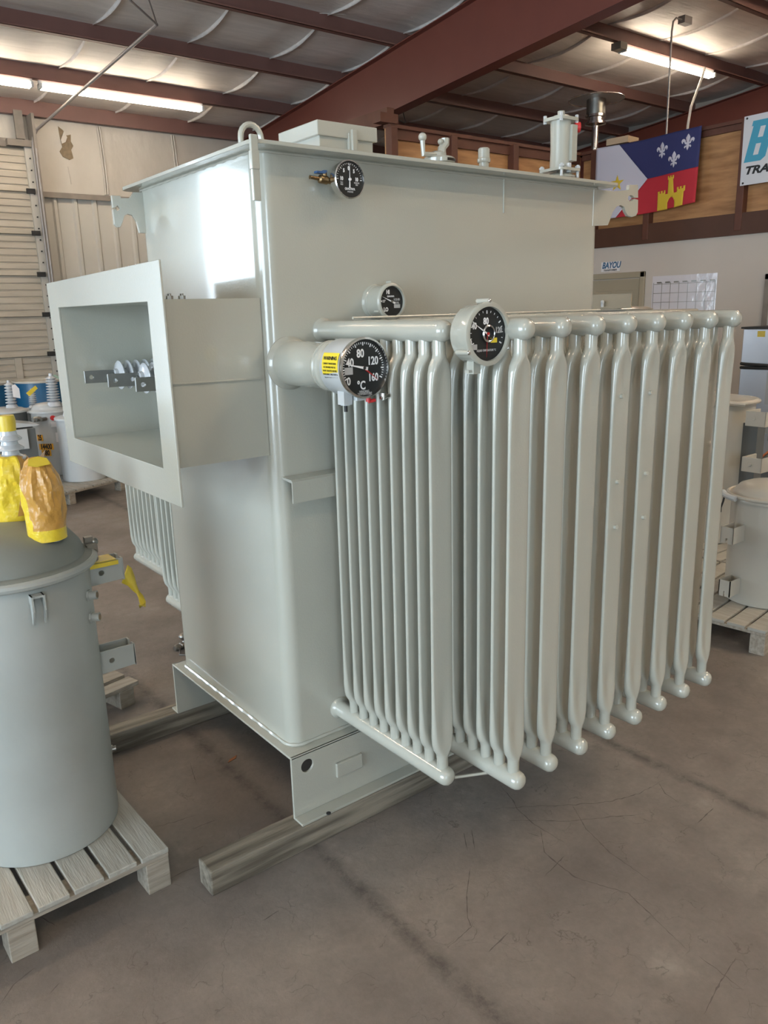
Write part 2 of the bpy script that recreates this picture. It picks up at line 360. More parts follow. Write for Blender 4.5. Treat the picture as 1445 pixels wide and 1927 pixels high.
# main rafters (red oxide I beams) following the roof slope
def rafter(n, X, dep, y0=11.25, y1=-10.8):
    tfm = Matrix(((1, 0, 0, 0), (0, 1, 0, 0), (0, -.1, 1, 4.72 + 1.12), (0, 0, 0, 1)))
    tfb = Matrix(((1, 0, 0, 0), (0, 1, 0, 0), (0, -.078, 1, 4.72 + 1.12 - .88 - .09), (0, 0, 0, 1)))
    b = MB()
    b.box((X - .09, y1, -.012), (X + .09, y0, 0), tf=tfm)
    vs = []
    for y in (y0, y1):
        zt = 4.72 + .1 * (11.2 - y) - .012; zb = 4.055 + .078 * (11.2 - y) + (.62 - dep)
        vs.append((y, zt, zb))
    for xx in (X - .006, X + .006): pass
    a = [b.bm.verts.new((xx, y, z)) for xx in (X - .005, X + .005) for (y, zt, zb) in vs for z in (zt, zb)]
    for f in ((0, 1, 3, 2), (4, 6, 7, 5), (0, 4, 5, 1), (2, 3, 7, 6), (0, 2, 6, 4), (1, 5, 7, 3)): b.bm.faces.new([a[i] for i in f])
    a = []
    for xx in (X - .10, X + .10):
        for (y, zt, zb) in vs:
            for dz in (-.014, 0): a.append(b.bm.verts.new((xx, y, zb + dz)))
    for f in ((0, 1, 3, 2), (4, 6, 7, 5), (0, 4, 5, 1), (2, 3, 7, 6), (0, 2, 6, 4), (1, 5, 7, 3)): b.bm.faces.new([a[i] for i in f])
    b.box((X - .10, y0 - .35, 0), (X + .10, y0 - .338, 4.3)).box((X - .10, y0 - .012, 0), (X + .10, y0, 4.6)).box((X - .005, y0 - .338, 0), (X + .005, y0 - .012, 4.5))
    struct(b.build('trim_%d' % n, M['iron'], smooth=False))
rafter(50, 6.22, .62); rafter(51, 13.1, .55); rafter(52, -.66 - 3.0, .62)
# ---- far wall (y = 11.3): insulation above, ribbed liner below, roll-up door on the left
DX0, DX1, DZ = -1.15, 2.46, 4.2
OX0, OX1, OZ = -8.2, -5.62, 4.35       # a further overhead door, standing open to daylight
b = MB()
wy0, wy1 = 11.3, 11.42
for x0, x1, z0, z1 in ((XL, OX0, 0, 5.3), (OX0, OX1, OZ, 5.3), (OX1, DX0, 0, 5.3), (DX0, DX1, DZ, 5.3), (DX1, XR, 0, 5.3)):
    b.box((x0, wy0, z0), (x1, wy1, z1))
struct(b.build('wall_back', M['winsul'], smooth=False))
b = MB()     # ribbed liner panel
x = DX1 + .12; zt = 3.62
prof = []
while x < 6.0:
    prof += [(x, 0), (x + .20, 0), (x + .225, .03), (x + .265, .03), (x + .29, 0)]; x += .305
vs = [(b.bm.verts.new((px, 11.26 - d, 0.0)), b.bm.verts.new((px, 11.26 - d, zt))) for px, d in prof]
for A, B in zip(vs, vs[1:]): b.bm.faces.new((A[0], B[0], B[1], A[1]))
o = b.build('wall_liner', M['liner'], smooth=False); struct(o); sm = o.modifiers.new('solid', 'SOLIDIFY'); sm.thickness = .004
struct(MB().box((DX1 + .1, 11.2, zt), (6.1, 11.26, zt + .03)).box((DX1 + .1, 11.19, zt - .05), (6.1, 11.2, zt + .03)).build('trim_60', M['frame'], smooth=False))
# vertical seams in wall insulation
b = MB()
for x in (3.62, 3.66, 4.85, 4.89, 6.1): b.tube([(x + .03 * math.sin(z * 2), 11.285, z) for z in [3.68 + .1 * i for i in range(11)]], .014, 6)
struct(b.build('trim_61', M['winsul']))
# torn patch in the wall insulation, with a hanging flap
tear = [(3.02, 4.62), (3.09, 4.57), (3.13, 4.50), (3.20, 4.52), (3.19, 4.42), (3.22, 4.36), (3.18, 4.30), (3.20, 4.18), (3.14, 4.15), (3.04, 4.19), (3.00, 4.26), (3.05, 4.33), (3.03, 4.45)]
struct(MB().prism([(u, v) for u, v in tear], .004, TF_XZ(11.295)).build('trim_62', M['foam'], smooth=False))
b = MB(); b.prism([(3.03, 4.42), (3.09, 4.55), (3.13, 4.47), (3.10, 4.40), (3.04, 4.37)], .006, TF_XZ(11.265)); b.tube([(3.1, 11.29, 4.05), (3.115, 11.29, 3.9), (3.12, 11.29, 3.8)], .006, 5)
struct(b.build('trim_63', M['winsul'], smooth=False))
# eave strut and its dusty angle
struct(MB().box((XL, 11.18, 4.70), (XR, 11.28, 4.92)).build('trim_64', M['purlin'], smooth=False))
# roll-up door: sections with ribs
dr = thing('door_1', 'closed ribbed roll-up overhead door in the far wall', 'door', (.65, 11.2, 0)); struct(dr)
z = 0
for k in range(7):
    b = MB(); z1 = z + .605
    n = 6; hh = (z1 - .006 - z) / n; pr = []
    for i in range(n):
        zz = z + hh * i; pr += [(0, zz), (0, zz + hh * .72), (.016, zz + hh * .78), (.016, zz + hh * .94), (0, zz + hh)]
    pr = [(-.02, z)] + pr + [(-.02, z1 - .006)]
    v2 = [(b.bm.verts.new((DX0, 11.19 + d, q)), b.bm.verts.new((DX1, 11.19 + d, q))) for d, q in pr]
    for A, B in zip(v2, v2[1:]): b.bm.faces.new((A[0], B[0], B[1], A[1]))
    b.box((DX0, 11.22, z), (DX1, 11.25, z1))
    b.box((DX1 - .55, 11.165, z + .02), (DX1 - .45, 11.19, z1 - .02)) if k in (0, 1) else None
    o = b.build('door_section', M['rollup'], dr, smooth=False); z = z1
b = MB().box((DX1 - .01, 11.15, 0), (DX1 + .02, 11.2, 4.3)).box((DX1 + .02, 11.15, 0), (DX1 + .10, 11.16, 4.3))
b.build('track', M['liner'], dr, smooth=False)
b = MB()
for k in range(24): b.cyl((DX1 + .05, 11.135, .3 + .165 * k), (DX1 + .05, 11.15, .3 + .165 * k), .012, n=6)
for zz in (.6, 1.25, 1.85, 2.45, 3.05, 3.65): b.box((DX1 - .06, 11.12, zz - .05), (DX1 + .06, 11.16, zz + .02))
b.build('roller', M['dark'], dr, smooth=False)
struct(MB().box((DX1 + .1, 11.0, 0), (DX1 + .14, 11.28, 4.7)).box((DX0 - .2, 11.2, 4.24), (DX1 + .1, 11.26, 4.36)).box((DX1 - .25, 11.1, 4.25), (DX1 + .1, 11.24, 4.34)).box((DX1 - .1, 11.15, 4.36), (DX1 + .02, 11.2, 4.75)).build('trim_65', M['frame'], smooth=False))
# other outer walls, with unseen door openings added to let daylight in
b = MB().box((XL - .12, YB, 0), (XL, -6.0, 7.4)).box((XL - .12, 2.0, 0), (XL, YF + .12, 7.4)).box((XL - .12, -6.0, 4.2), (XL, 2.0, 7.4))
struct(b.build('wall_left', M['liner'], smooth=False))
struct(MB().box((XR, YB, 0), (XR + .12, YF + .12, 7.4)).build('wall_right', M['winsul'], smooth=False))
b = MB().box((XL, YB - .12, 0), (-6.0, YB, 7.4)).box((-3.6, YB - .12, 0), (XR, YB, 7.4)).box((-6.0, YB - .12, 3.6), (-3.6, YB, 7.4))
struct(b.build('wall_front', M['liner'], smooth=False))

# ---- loft and office on the right (x = 8.4 facing the camera side)
XO = 8.4; YC = 5.6
struct(MB().box((XO, -9, 0), (XO + .12, YC, 2.53)).build('wall_office', M['wallw'], smooth=False))
struct(MB().box((4.95, YC, 0), (XO + .12, YC + .12, 2.53)).build('wall_loft', M['wallw'], smooth=False))
struct(MB().box((4.95, YC, 2.53), (XR, 11.2, 2.75)).box((XO, -9, 2.53), (XR, YC, 2.75)).build('floor_loft', M['ledger'], smooth=False))
struct(MB().box((XO - .04, -9, 2.53), (XO, YC - .04, 2.78)).box((4.95, YC - .04, 2.53), (XO, YC, 2.78)).build('trim_70', M['ledger'], smooth=False))
# plywood parapet
b = MB(); y = YC
while y > -9: b.box((XO + .06, max(y - 2.43, -9), 2.75), (XO + .08, y, 3.80)); y -= 2.44
struct(b.build('wall_plywood', M['ply'], smooth=False))
struct(MB().box((4.95, YC + .06, 2.75), (XO + .06, YC + .08, 3.80)).build('wall_plywood_loft', M['ply'], smooth=False))
M['ply'].node_tree.nodes['Mapping'].inputs['Scale'].default_value = (.8, .8, 5)
b = MB().box((XO - .02, -9, 3.79), (XO + .10, YC + .1, 3.83)).box((4.95, YC - .02, 3.79), (XO + .1, YC + .10, 3.83))
b.box((XO + .02, -9, 3.72), (XO + .06, YC, 3.79)).box((4.95, YC + .02, 3.68), (XO, YC + .06, 3.79)); struct(b.build('trim_71', M['stud'], smooth=False))
i = 72
for y in (5.35, 4.47, 3.19, 1.9, .65, -.6):
    struct(MB().box((XO - .05, y - .045, 2.58), (XO + .06, y + .045, 3.80)).build('trim_%d' % i, M['stud'], smooth=False, bevel=.008)); i += 1
for x in (4.99, 5.93, 7.02, 8.0):
    struct(MB().box((x - .045, YC - .05, 2.58), (x + .055, YC + .06, 3.80)).build('trim_%d' % i, M['stud'], smooth=False, bevel=.008)); i += 1
# the orange-brown beam running back from the loft corner post
struct(MB().box((4.93, YC, 3.83), (5.03, 10.6, 4.0)).box((4.80, YC - .04, 3.83), (5.06, YC + .1, 3.93)).build('trim_%d' % i, M['stud'], smooth=False)); i += 1
# office door
dd = thing('door_2', 'beige panelled office door under the small shop sign', 'door', (XO, 5.0, 0)); struct(dd)
b = MB()
b.box((XO - .03, 4.45, 0), (XO, 4.53, 2.18)).box((XO - .03, 5.36, 0), (XO, 5.44, 2.18)).box((XO - .03, 4.45, 2.10), (XO, 5.44, 2.18)); b.build('casing', M['doorp'], dd, smooth=False, bevel=.01)
b = MB().box((XO - .012, 4.54, .02), (XO - .002, 5.35, 2.09)); b.build('door_leaf', M['doorp'], dd, smooth=False)
for y0, y1 in ((4.64, 4.90), (4.99, 5.25)):
    for z0, z1 in ((1.72, 1.94), (.95, 1.6), (.15, .82)):
        b = MB().box((XO - .022, y0, z0), (XO - .010, y1, z1)); b.build('raised_panel', M['doorp'], dd, smooth=False, bevel=.012)
dd2 = thing('door_3', 'brown framed doorway further along the office wall', 'door', (XO, 2.2, 0)); struct(dd2)
MB().box((XO - .03, 2.74, 0), (XO, 2.80, 2.06)).box((XO - .03, 1.8, 2.0), (XO, 2.80, 2.06)).box((XO - .03, 1.8, 0), (XO, 1.86, 2.0)).build('casing', M['frame'], dd2, smooth=False)
MB().box((XO - .01, 1.86, 0), (XO - .002, 2.74, 2.0)).build('door_leaf', M['white'], dd2, smooth=False)
# ================================================================== THE BIG TRANSFORMER
W, DP, ZB, ZT = 1.5223, .8626, .3219, 2.198
T = thing('substation_transformer', 'large light grey transformer with nine radiators and three dial gauges, on two timbers', 'transformer', (.76, .43, .09))
P = M['paint']
# tank with rounded vertical corners
b = MB(); pts = rrect(0, 0, W + .028, DP + .022, .048, 8)
lo = [b.bm.verts.new((x, y, ZB)) for x, y in pts]; hi = [b.bm.verts.new((x, y, ZT)) for x, y in pts]
for i in range(len(pts)): j = (i + 1) % len(pts); b.bm.faces.new((lo[i], lo[j], hi[j], hi[i]))
b.bm.faces.new(lo); b.bm.faces.new(hi)
b.build('tank', P, T)
# weld beads
b = MB(); pw = rrect(-.002, -.002, W + .030, DP + .024, .050, 8)
n3 = []
for k in range(len(pw)):
    a = Vector((*pw[k], 0)); c = Vector((*pw[(k + 1) % len(pw)], 0)); m_ = max(1, int((c - a).length / .02))
    n3 += [a + (c - a) * q / m_ for q in range(m_)]
b.tube([(v.x, v.y, ZB + .004) for v in n3], .007, 6, True, [1 + .18 * math.sin(q * 1.7) for q in range(len(n3))])
b.build('weld_bead', P, T); b = MB(); b.tube([(v.x, v.y, ZT - .003) for v in n3], .005, 6, True, [1 + .18 * math.sin(q * 1.9) for q in range(len(n3))])
b.build('weld_bead', P, T); b = MB(); b.tube([(.995, -.001, ZT - .12 * q / 6) for q in range(7)], .003, 6)
b.build('weld_bead', P, T)
# cover plate
b = MB(); b.prism(rrect(-.052, -.075, W + .055, DP + .055, .035, 6), .011, TF_XY(ZT)); b.build('cover_plate', P, T, bevel=.002)
# skid: top plate, two legs with outward feet
EY = .0507; th = .009
b = MB()
b.box((-.035, -EY, ZB - th), (W + .05, DP + EY, ZB))
o = b.build('base_plate', P, T, smooth=False, bevel=.003)
for name, y0, s in (('front', -EY, -1), ('back', DP + EY, 1)):
    b = MB(); out = [(-.035, .09), (W + .035, .09), (W + .035, ZB), (-.035, ZB)]
    b.prism(out, th, TF_XZ(y0 + (th if s < 0 else 0)), holes=[circ(.026, .272, .0235), circ(W - .02, .272, .0235)])
    b.box((-.035, min(y0, y0 + s * .05), .09), (W + .035, max(y0, y0 + s * .05), .09 + th))
    o = b.build('skid_leg', P, T, smooth=False, bevel=.0025)
MB().box((.137, -EY - .012, .182), (.247, -EY, .236)).build('nameplate_pad', P, T, smooth=False, bevel=.003)
MB().cyl((.066, -EY - .055, .099), (.066, -EY - .055, .102), .008).build('foot_hole_plug', M['dark'], T)
# angle bracket beside the first radiator
MB().prism([(0, 0), (-.055, -.002), (-.062, -.008), (-.062, -.075), (-.057, -.075), (-.057, -.012), (0, -.006)], .22, Matrix(((0, 0, 1, .022), (1, 0, 0, 0), (0, 1, 0, 1.258), (0, 0, 0, 1)))).build('angle_bracket', P, T, smooth=False)
# ---- cable throat with flange
TX = -.335; y0, y1, z0, z1 = .028, .848, 1.326, 1.796; t = .006
b = MB().box((TX, y0, z0), (.0, y0 + t, z1)).box((TX, y1 - t, z0), (.0, y1, z1)).box((TX, y0 + t, z0), (.0, y1 - t, z0 + t)).box((TX, y0 + t, z1 - t), (.0, y1 - t, z1))
th_o = b.build('terminal_throat', P, T, smooth=False)
MB().tube([(TX + .01 + .031 * q, y0 - .001, 1.566 - .0004 * q) for q in range(11)], .0045, 6, taper=[1 + .2 * math.sin(q * 2) for q in range(11)]).build('weld_seam', P, th_o)
b = MB(); b.prism([(-.070, 1.235), (.934, 1.235), (.948, 1.876), (-.066, 1.893)], .007, TF_YZ(TX), holes=[[(y0 + t, z0 + t), (y1 - t, z0 + t), (y1 - t, z1 - t), (y0 + t, z1 - t)]])
b.build('flange', P, th_o, smooth=False, bevel=.0015)
for q, xx in enumerate((-.30, -.262, -.225)):
    MB().cyl((xx, .07, z1), (xx, .07, z1 + .010), .010, n=6).cyl((xx, .07, z1 + .010), (xx, .07, z1 + .016), .005).build('stud', M['steel'], th_o, smooth=False)
for yb in (.745, .510, .268):
    bu = MB()
    prof = [(.034, 0)]
    for q in range(6):
        h = .012 + .032 * q; prof += [(.024, h), (.026, h + .006), (.050, h + .010), (.051, h + .014), (.044, h + .019), (.024, h + .022)]
    prof += [(.022, .205), (0, .207)]
    bu.lathe(prof, (0, yb, 1.552), (-1, 0, 0), 28)
    o = bu.build('bushing', M['porc'], T)
    b = MB(); b.prism([(-.31, 1.531), (-.195, 1.529), (-.195, 1.572), (-.31, 1.574)], .008, TF_XZ(yb + .004), holes=[circ(-.287, 1.5515, .0075, 16), circ(-.228, 1.5515, .0075, 16)])
    b.cyl((-.215, yb, 1.5515), (-.185, yb, 1.5515), .012)
    b.build('terminal_plate', M['plate'], o, bevel=.0008)
# ---- radiators
HR = .0285; ZBH, ZTH = .4077, 1.696
def panel_mesh(x, y, zb, zt, b, tilt=0):
    w, d = .0388, .0056; rings = []
    prof = [(zb - .01, .0175, .0172), (zb + .038, .0175, .0172), (zb + .043, .0188, .0182), (zb + .048, .0195, .0185), (zb + .058, .026, .0172), (zb + .070, .0325, .0155), (zb + .088, .0368, .0135), (zb + .115, w, .0115), (zb + .15, w, .0095), (zb + .20, w, .0072), (zb + .28, w, d)]
    n_ = 10; mid = [(zb + .28 + (zt - zb - .56) * q / n_, w, d) for q in range(1, n_)]
    prof = prof + mid + [(zt - (q[0] - zb), q[1], q[2]) for q in reversed(prof)]
    ang = [-PI / 2 + PI * q / 8 for q in range(9)]
    fx = (.6, .25, 0, -.25, -.6)
    for z, ww, dd in prof:
        e = max(ww - dd, .0004); zz = min(z - zb, zt - z); pts = []
        dim = 1 - .6 * math.exp(-((zz - .15) / .045) ** 2) if .05 < zz < .3 else 1
        for a in ang: pts.append((e + dd * math.cos(a), dd * math.sin(a)))
        for q in fx: pts.append((e * q, dd * (1 - (1 - dim) * (1 - abs(q)))))
        for a in ang: pts.append((-e - dd * math.cos(a), -dd * math.sin(a)))
        for q in fx: pts.append((-e * q, -dd * (1 - (1 - dim) * (1 - abs(q)))))
        rings.append([b.bm.verts.new((x + px, y + py, z)) for px, py in pts])
    N_ = len(rings[0])
    for A, B in zip(rings, rings[1:]):
        for k in range(N_): b.bm.faces.new((A[k], A[(k + 1) % N_], B[(k + 1) % N_], B[k]))
    b.bm.faces.new(rings[0]); b.bm.faces.new(rings[-1])
    return b
def header(b, x, ya, yb_, z):
    s = 1 if yb_ > ya else -1; L_ = abs(yb_ - ya)
    b.lathe([(HR + .010, 0), (HR + .010, .004), (HR + .002, .012), (HR, .016), (HR, L_ - .022), (HR * .93, L_ - .012), (HR * .75, L_ - .004), (HR * .45, L_ + .001), (0, L_ + .003)], (x, ya, z), (0, s, 0), 28)
hidden = MB(); nub = {4: (1.49, 1.235, 1.094), 5: (1.488, 1.24, 1.099)}
for i in range(9):
    x = .1995 + .1434 * i; L_ = .574 if i == 0 else .7236; np_ = 9 if i == 0 else 12
    b = MB(); header(b, x, 0, -L_, ZTH)
    rad = b.build('radiator', P, T); b = MB(); header(b, x, 0, -L_, ZBH); b.build('lower_header', P, rad)
    for k in range(np_):
        y = -(L_ - .036 - .0555 * k)
        if i >= 2 and k >= 6: panel_mesh(x, y, ZBH + .02, ZTH - .02, hidden); continue
        pb = panel_mesh(x, y, ZBH + .02, ZTH - .02, MB())
        if k == 0 and i in (4, 5):
            for zz in nub[i]: pb.cyl((x - .004, y - .005, zz), (x - .004, y - .015, zz + .002), .0065, n=10)
        pb.build('cooling_panel', P, rad, angle=60)
hp = hidden.build('inner_cooling_panels', P, T, angle=60); hp['kind'] = 'stuff'; lab(hp, 'inner flat cooling panels of the radiators, close to the tank wall')
# far side radiators
for i, L_ in ((0, .60), (1, 1.40)):
    x = .1995 + .1434 * i; b = MB(); header(b, x, DP, DP + L_, ZTH); rad = b.build('radiator', P, T); b = MB(); header(b, x, DP, DP + L_, ZBH); b.build('lower_header', P, rad)
    for k in range(9 if i == 0 else 13):
        panel_mesh(x, DP + L_ - .036 - .0555 * k * (1 if i == 0 else 1.05), ZBH + .02, ZTH - .02, MB()).build('cooling_panel', P, rad, angle=60)
# brace rods between the radiators
MB().tube([(.2, -.16, ZTH + .036), (1.36, -.16, ZTH + .036)], .004, 6).build('brace_rod', P, T)
MB().tube([(.215, -.555, ZBH - .012), (.33, -.60, ZBH - .02)], .0045, 6).build('brace_rod', P, T)
MB().tube([(.3429, DP + 1.0, ZBH - .03), (.1995, DP + .45, ZBH - .05)], .004, 6).build('brace_rod', P, T)
# ---- lifting hooks, eye, lug
HR_ = [(1.50, 2.055), (1.597, 2.062), (1.609, 2.081), (1.624, 2.112), (1.649, 2.135), (1.675, 2.142), (1.7, 2.136), (1.71, 2.119), (1.728, 2.104), (1.756, 2.1), (1.783, 2.107), (1.794, 2.121), (1.792, 2.17), (1.764, 2.172), (1.752, 2.163), (1.734, 2.16), (1.722, 2.169), (1.724, 2.179), (1.74, 2.184), (1.755, 2.182), (1.763, 2.176), (1.791, 2.177), (1.786, 2.227), (1.727, 2.223), (1.724, 2.203), (1.631, 2.192), (1.50, 2.192)]
MB().prism(HR_, .014, TF_XZ(.012)).build('lifting_hook', P, T, smooth=False, bevel=.001)
HL_ = [(.02, 2.047), (-.025, 2.048), (-.033, 2.086), (-.046, 2.107), (-.063, 2.111), (-.076, 2.103), (-.085, 2.08), (-.095, 2.064), (-.107, 2.064), (-.115, 2.073), (-.115, 2.123), (-.105, 2.126), (-.099, 2.119), (-.089, 2.127), (-.097, 2.138), (-.106, 2.129), (-.114, 2.129), (-.115, 2.17), (-.083, 2.171), (-.081, 2.163), (-.05, 2.165), (-.033, 2.186), (.02, 2.188)]
MB().prism(HL_, .012, TF_XZ(.845)).build('lifting_hook', P, T, smooth=False, bevel=.001)
ly = .10; lx = .045
MB().tube([(lx - .034, ly, ZT), (lx - .034, ly, ZT + .045)] + [(lx - .034 * math.cos(a), ly, ZT + .050 + .036 * math.sin(a)) for a in [PI * q / 10 for q in range(11)]] + [(lx + .034, ly, ZT + .045), (lx + .034, ly, ZT)], .0085, 10).build('lifting_eye', P, T)
b = MB().box((-.058, -.080, 2.05), (-.036, -.068, ZT + .02)).box((-.060, -.083, 2.13), (-.036, -.066, ZT - .02)); b.build('cover_lug', P, T, smooth=False, bevel=.002)
# ---- box on the cover
bx = (.325, .17, .565, .41)
b = MB().box((bx[0] + .012, bx[1] + .010, ZT + .01), (bx[2] - .012, bx[3] - .01, 2.31)); hb = b.build('terminal_box', P, T, smooth=False, bevel=.003)
MB().box((bx[0], bx[1], 2.298), (bx[2], bx[3], 2.343)).build('box_lid', P, hb, smooth=False, bevel=.003)
MB().box((.452, bx[1] - .014, 2.238), (.470, bx[1] - .002, 2.325)).box((.444, bx[1] - .004, 2.232), (.480, bx[1] + .009, 2.315)).build('latch', P, hb, smooth=False, bevel=.002)
# ---- tap changer handle
cx, cy, zz = .795, .12, ZT + .012
b = MB().cyl((cx, cy, zz), (cx, cy, zz + .035), .040).lathe([(.040, .030), (.057, .034), (.058, .046), (.052, .052), (0, .052)], (cx, cy, zz))
b.box((cx - .10, cy - .02, zz + .022), (cx, cy + .02, zz + .034))
tc = b.build('tap_changer', P, T)
b = MB().lathe([(.03, .05), (.03, .066), (.02, .072), (0, .072)], (cx - .005, cy, zz)).tube([(cx, cy - .01, zz + .06), (cx - .085, cy - .015, zz + .055), (cx - .087, cy - .015, zz + .10)], .009, 8).sphere((cx - .087, cy - .015, zz + .108), .0145)
b.tube([(cx + .01, cy, zz + .05), (cx + .015, cy, zz + .085), (cx + .03, cy, zz + .10), (cx + .03, cy, zz + .118)], .015, 8).sphere((cx + .008, cy, zz + .105), .010)
b.build('crank_handle', P, tc)
b = MB(); 
for k in range(9):
    a0 = -PI / 2 - .2 + .95 * k / 9; a1 = -PI / 2 - .2 + .95 * (k + 1) / 9
    v = [b.bm.verts.new((cx + .0585 * math.cos(a), cy + .0585 * math.sin(a), zz + h)) for a, h in ((a0, .036), (a1, .036), (a1, .045), (a0, .045))]; b.bm.faces.new(v)
b.build('position_label', M['black'], tc)
# ---- threaded cap, relief device
cx, cy = 1.045, .15
b = MB().cyl((cx, cy, zz), (cx, cy, zz + .078), .0185); cp = b.build('filling_pipe', P, T)
MB().lathe([(.0225, .062), (.0245, .066), (.0245, .074), (.0215, .078), (.0215, .108), (.018, .112), (0, .112)], (cx, cy, zz), n=24).build('pipe_cap', P, cp)
cx, cy = 1.425, .11; zz += .030
MB().lathe([(.05, -.03), (.05, 0)], (cx, cy, zz)).build('relief_collar', P, T)
b = MB().lathe([(.060, .0), (.062, .006), (.050, .012), (.042, .016)], (cx, cy, zz)).prism(rrect(cx - .062, cy - .062, cx + .062, cy + .062, .02), .010, TF_XY(zz + .022))
b.lathe([(.040, .03), (.038, .10), (.041, .205), (.041, .21)], (cx, cy, zz)).box((cx + .01, cy - .05, zz + .06), (cx + .04, cy, zz + .19)).prism(rrect(cx - .056, cy - .05, cx + .056, cy + .05, .02), .012, TF_XY(zz + .205))
b.lathe([(.034, .215), (.030, .226), (.014, .230), (.014, .243), (0, .246)], (cx, cy, zz))
rv = b.build('pressure_relief_device', P, T)
for sx, sy in ((-1, -1), (1, -1), (1, 1), (-1, 1)):
    b = MB().cyl((cx + sx * .048, cy + sy * .05, zz), (cx + sx * .048, cy + sy * .05, zz + .046), .006, n=8).cyl((cx + sx * .048, cy + sy * .05, zz + .034), (cx + sx * .048, cy + sy * .05, zz + .042), .011, n=6)
    b.build('bolt', M['white'], rv)
    MB().cyl((cx + sx * .046, cy + sy * .04, zz + .198), (cx + sx * .046, cy + sy * .04, zz + .228), .007, n=6).build('bolt', M['white'], rv)
MB().cyl((cx, cy - .045, zz + .016), (cx, cy - .045, zz + .05), .010, n=8).build('bolt', M['white'], rv)
MB().cyl((cx + .045, cy - .03, zz + .185), (cx + .062, cy - .042, zz + .185), .019).build('red_plug', M['red'], rv)
# ---- gauges (all face -Y)
def dial(par, x, y, z, r, ticks, nums, needles, ntick=(24, 225, -45), tick_r=.9):
    """y is the plane of the dial face"""
    MB().cyl((x, y + .002, z), (x, y, z), r, n=48).build('dial_face', M['black'], par)
    b = MB(); n, a0, a1 = ntick
    for k in range(n + 1):
        a = math.radians(a0 + (a1 - a0) * k / n); big = k % ticks == 0; l = r * (.12 if big else .07); w = r * (.022 if big else .012)
        c, s = math.cos(a), math.sin(a); r1 = r * tick_r
        q = [(r1 * c - w * s, r1 * s + w * c), (r1 * c + w * s, r1 * s - w * c), ((r1 - l) * c + w * s, (r1 - l) * s - w * c), ((r1 - l) * c - w * s, (r1 - l) * s + w * c)]
        b.prism([(x + u, z + v) for u, v in q], .0006, TF_XZ(y))
    b.build('scale_marks', M['cleanw'], par, smooth=False)
    for s, u, v, size, m in nums: text('dial_lettering', s, size * r, (x + u * r, y - .0006, z + v * r), '-Y', m, par, sx=.80, bold=.0007 if size > .2 else .0002)
    for a, lf, lb, w, m, dy in needles:
        a = math.radians(a); c, s = math.cos(a), math.sin(a); w *= r
        q = [(lf * r * c, lf * r * s), (-w * s, w * c), (-lb * r * c - w * 1.4 * s, -lb * r * s + w * 1.4 * c), (-lb * r * c + w * 1.4 * s, -lb * r * s - w * 1.4 * c), (w * s, -w * c)]
        MB().prism([(x + u, z + v) for u, v in q], .0008, TF_XZ(y - dy)).build('pointer', m, par, smooth=False)
def ring(r0, r1, y0, y1):  # helper profile for a bezel along -Y from y0 (back) to y1 (front)
    return [(r0, 0), (r0, y1 - y0), (r1, y1 - y0), (r1, y1 - y0 - .004)]
# winding temperature gauge on its long pipe
gx, gz = .0735, 1.6035; fy = -.385
b = MB().lathe([(.080, 0), (.080, .003), (.069, .012), (.066, .018), (.066, .215), (.069, .222), (.071, .226), (.071, .231), (.067, .233), (.067, .238), (.071, .241), (.071, .246), (.067, .25), (.067, .27)], (gx, 0, gz), (0, -1, 0), 48)
wp = b.build('winding_gauge_pipe', P, T)
b = MB().lathe([(.055, .25), (.069, .268), (.076, .278), (.0765, .375)], (gx, 0, gz), (0, -1, 0), 56, cap=False)
b.box((gx - .045, -.345, gz - .098), (gx - .018, -.315, gz - .055)).cyl((gx - .03, -.33, gz - .10), (gx - .03, -.33, gz - .06), .014); b.box((gx - .012, -.36, gz - .088), (gx + .02, -.33, gz - .06))
wg = b.build('winding_temperature_gauge', M['white'], wp)
lab(wg, 'round gauge reading winding temperature in degrees C')
def flat(o):      # everything hanging below a part is a sub-part of that part's parent
    for c in list(o.children): c.parent = o.parent
# gauges are parts with the dial, bezel and pointers below them
wg.parent = T
MB().lathe([(.0765, .372), (.080, .374), (.0815, .380), (.080, .387), (.0755, .388), (.0745, .384), (.0745, .376)], (gx, 0, gz), (0, -1, 0), 56, cap=False).build('bezel', M['chrome'], wg)
cw, gw = M['cleanw'], M['grayw']
dial(wg, gx, -.376, gz, .0755, 4, [('80', -.12, .50, .40, cw), ('40', -.58, .20, .40, cw), ('120', .42, .22, .40, cw), ('160', .42, -.36, .38, cw), ('0', -.66, -.44, .38, cw), ('°C', -.12, -.62, .42, cw), ('WINDING', .0, -.83, .12, gw), ('TEMPERATURE', .02, -.91, .12, gw)],
     [(-36, .80, .05, .035, M['redneedle'], .002), (168, .92, .16, .045, cw, .004)], ntick=(40, 205, -25))
MB().cyl((gx, -.377, gz), (gx, -.383, gz), .004).build('pointer_hub', M['dark'], wg)
MB().box((gx - .062, -.3775, gz - .015), (gx - .036, -.3765, gz + .004)).build('rating_label', M['grayw'], wg, smooth=False)
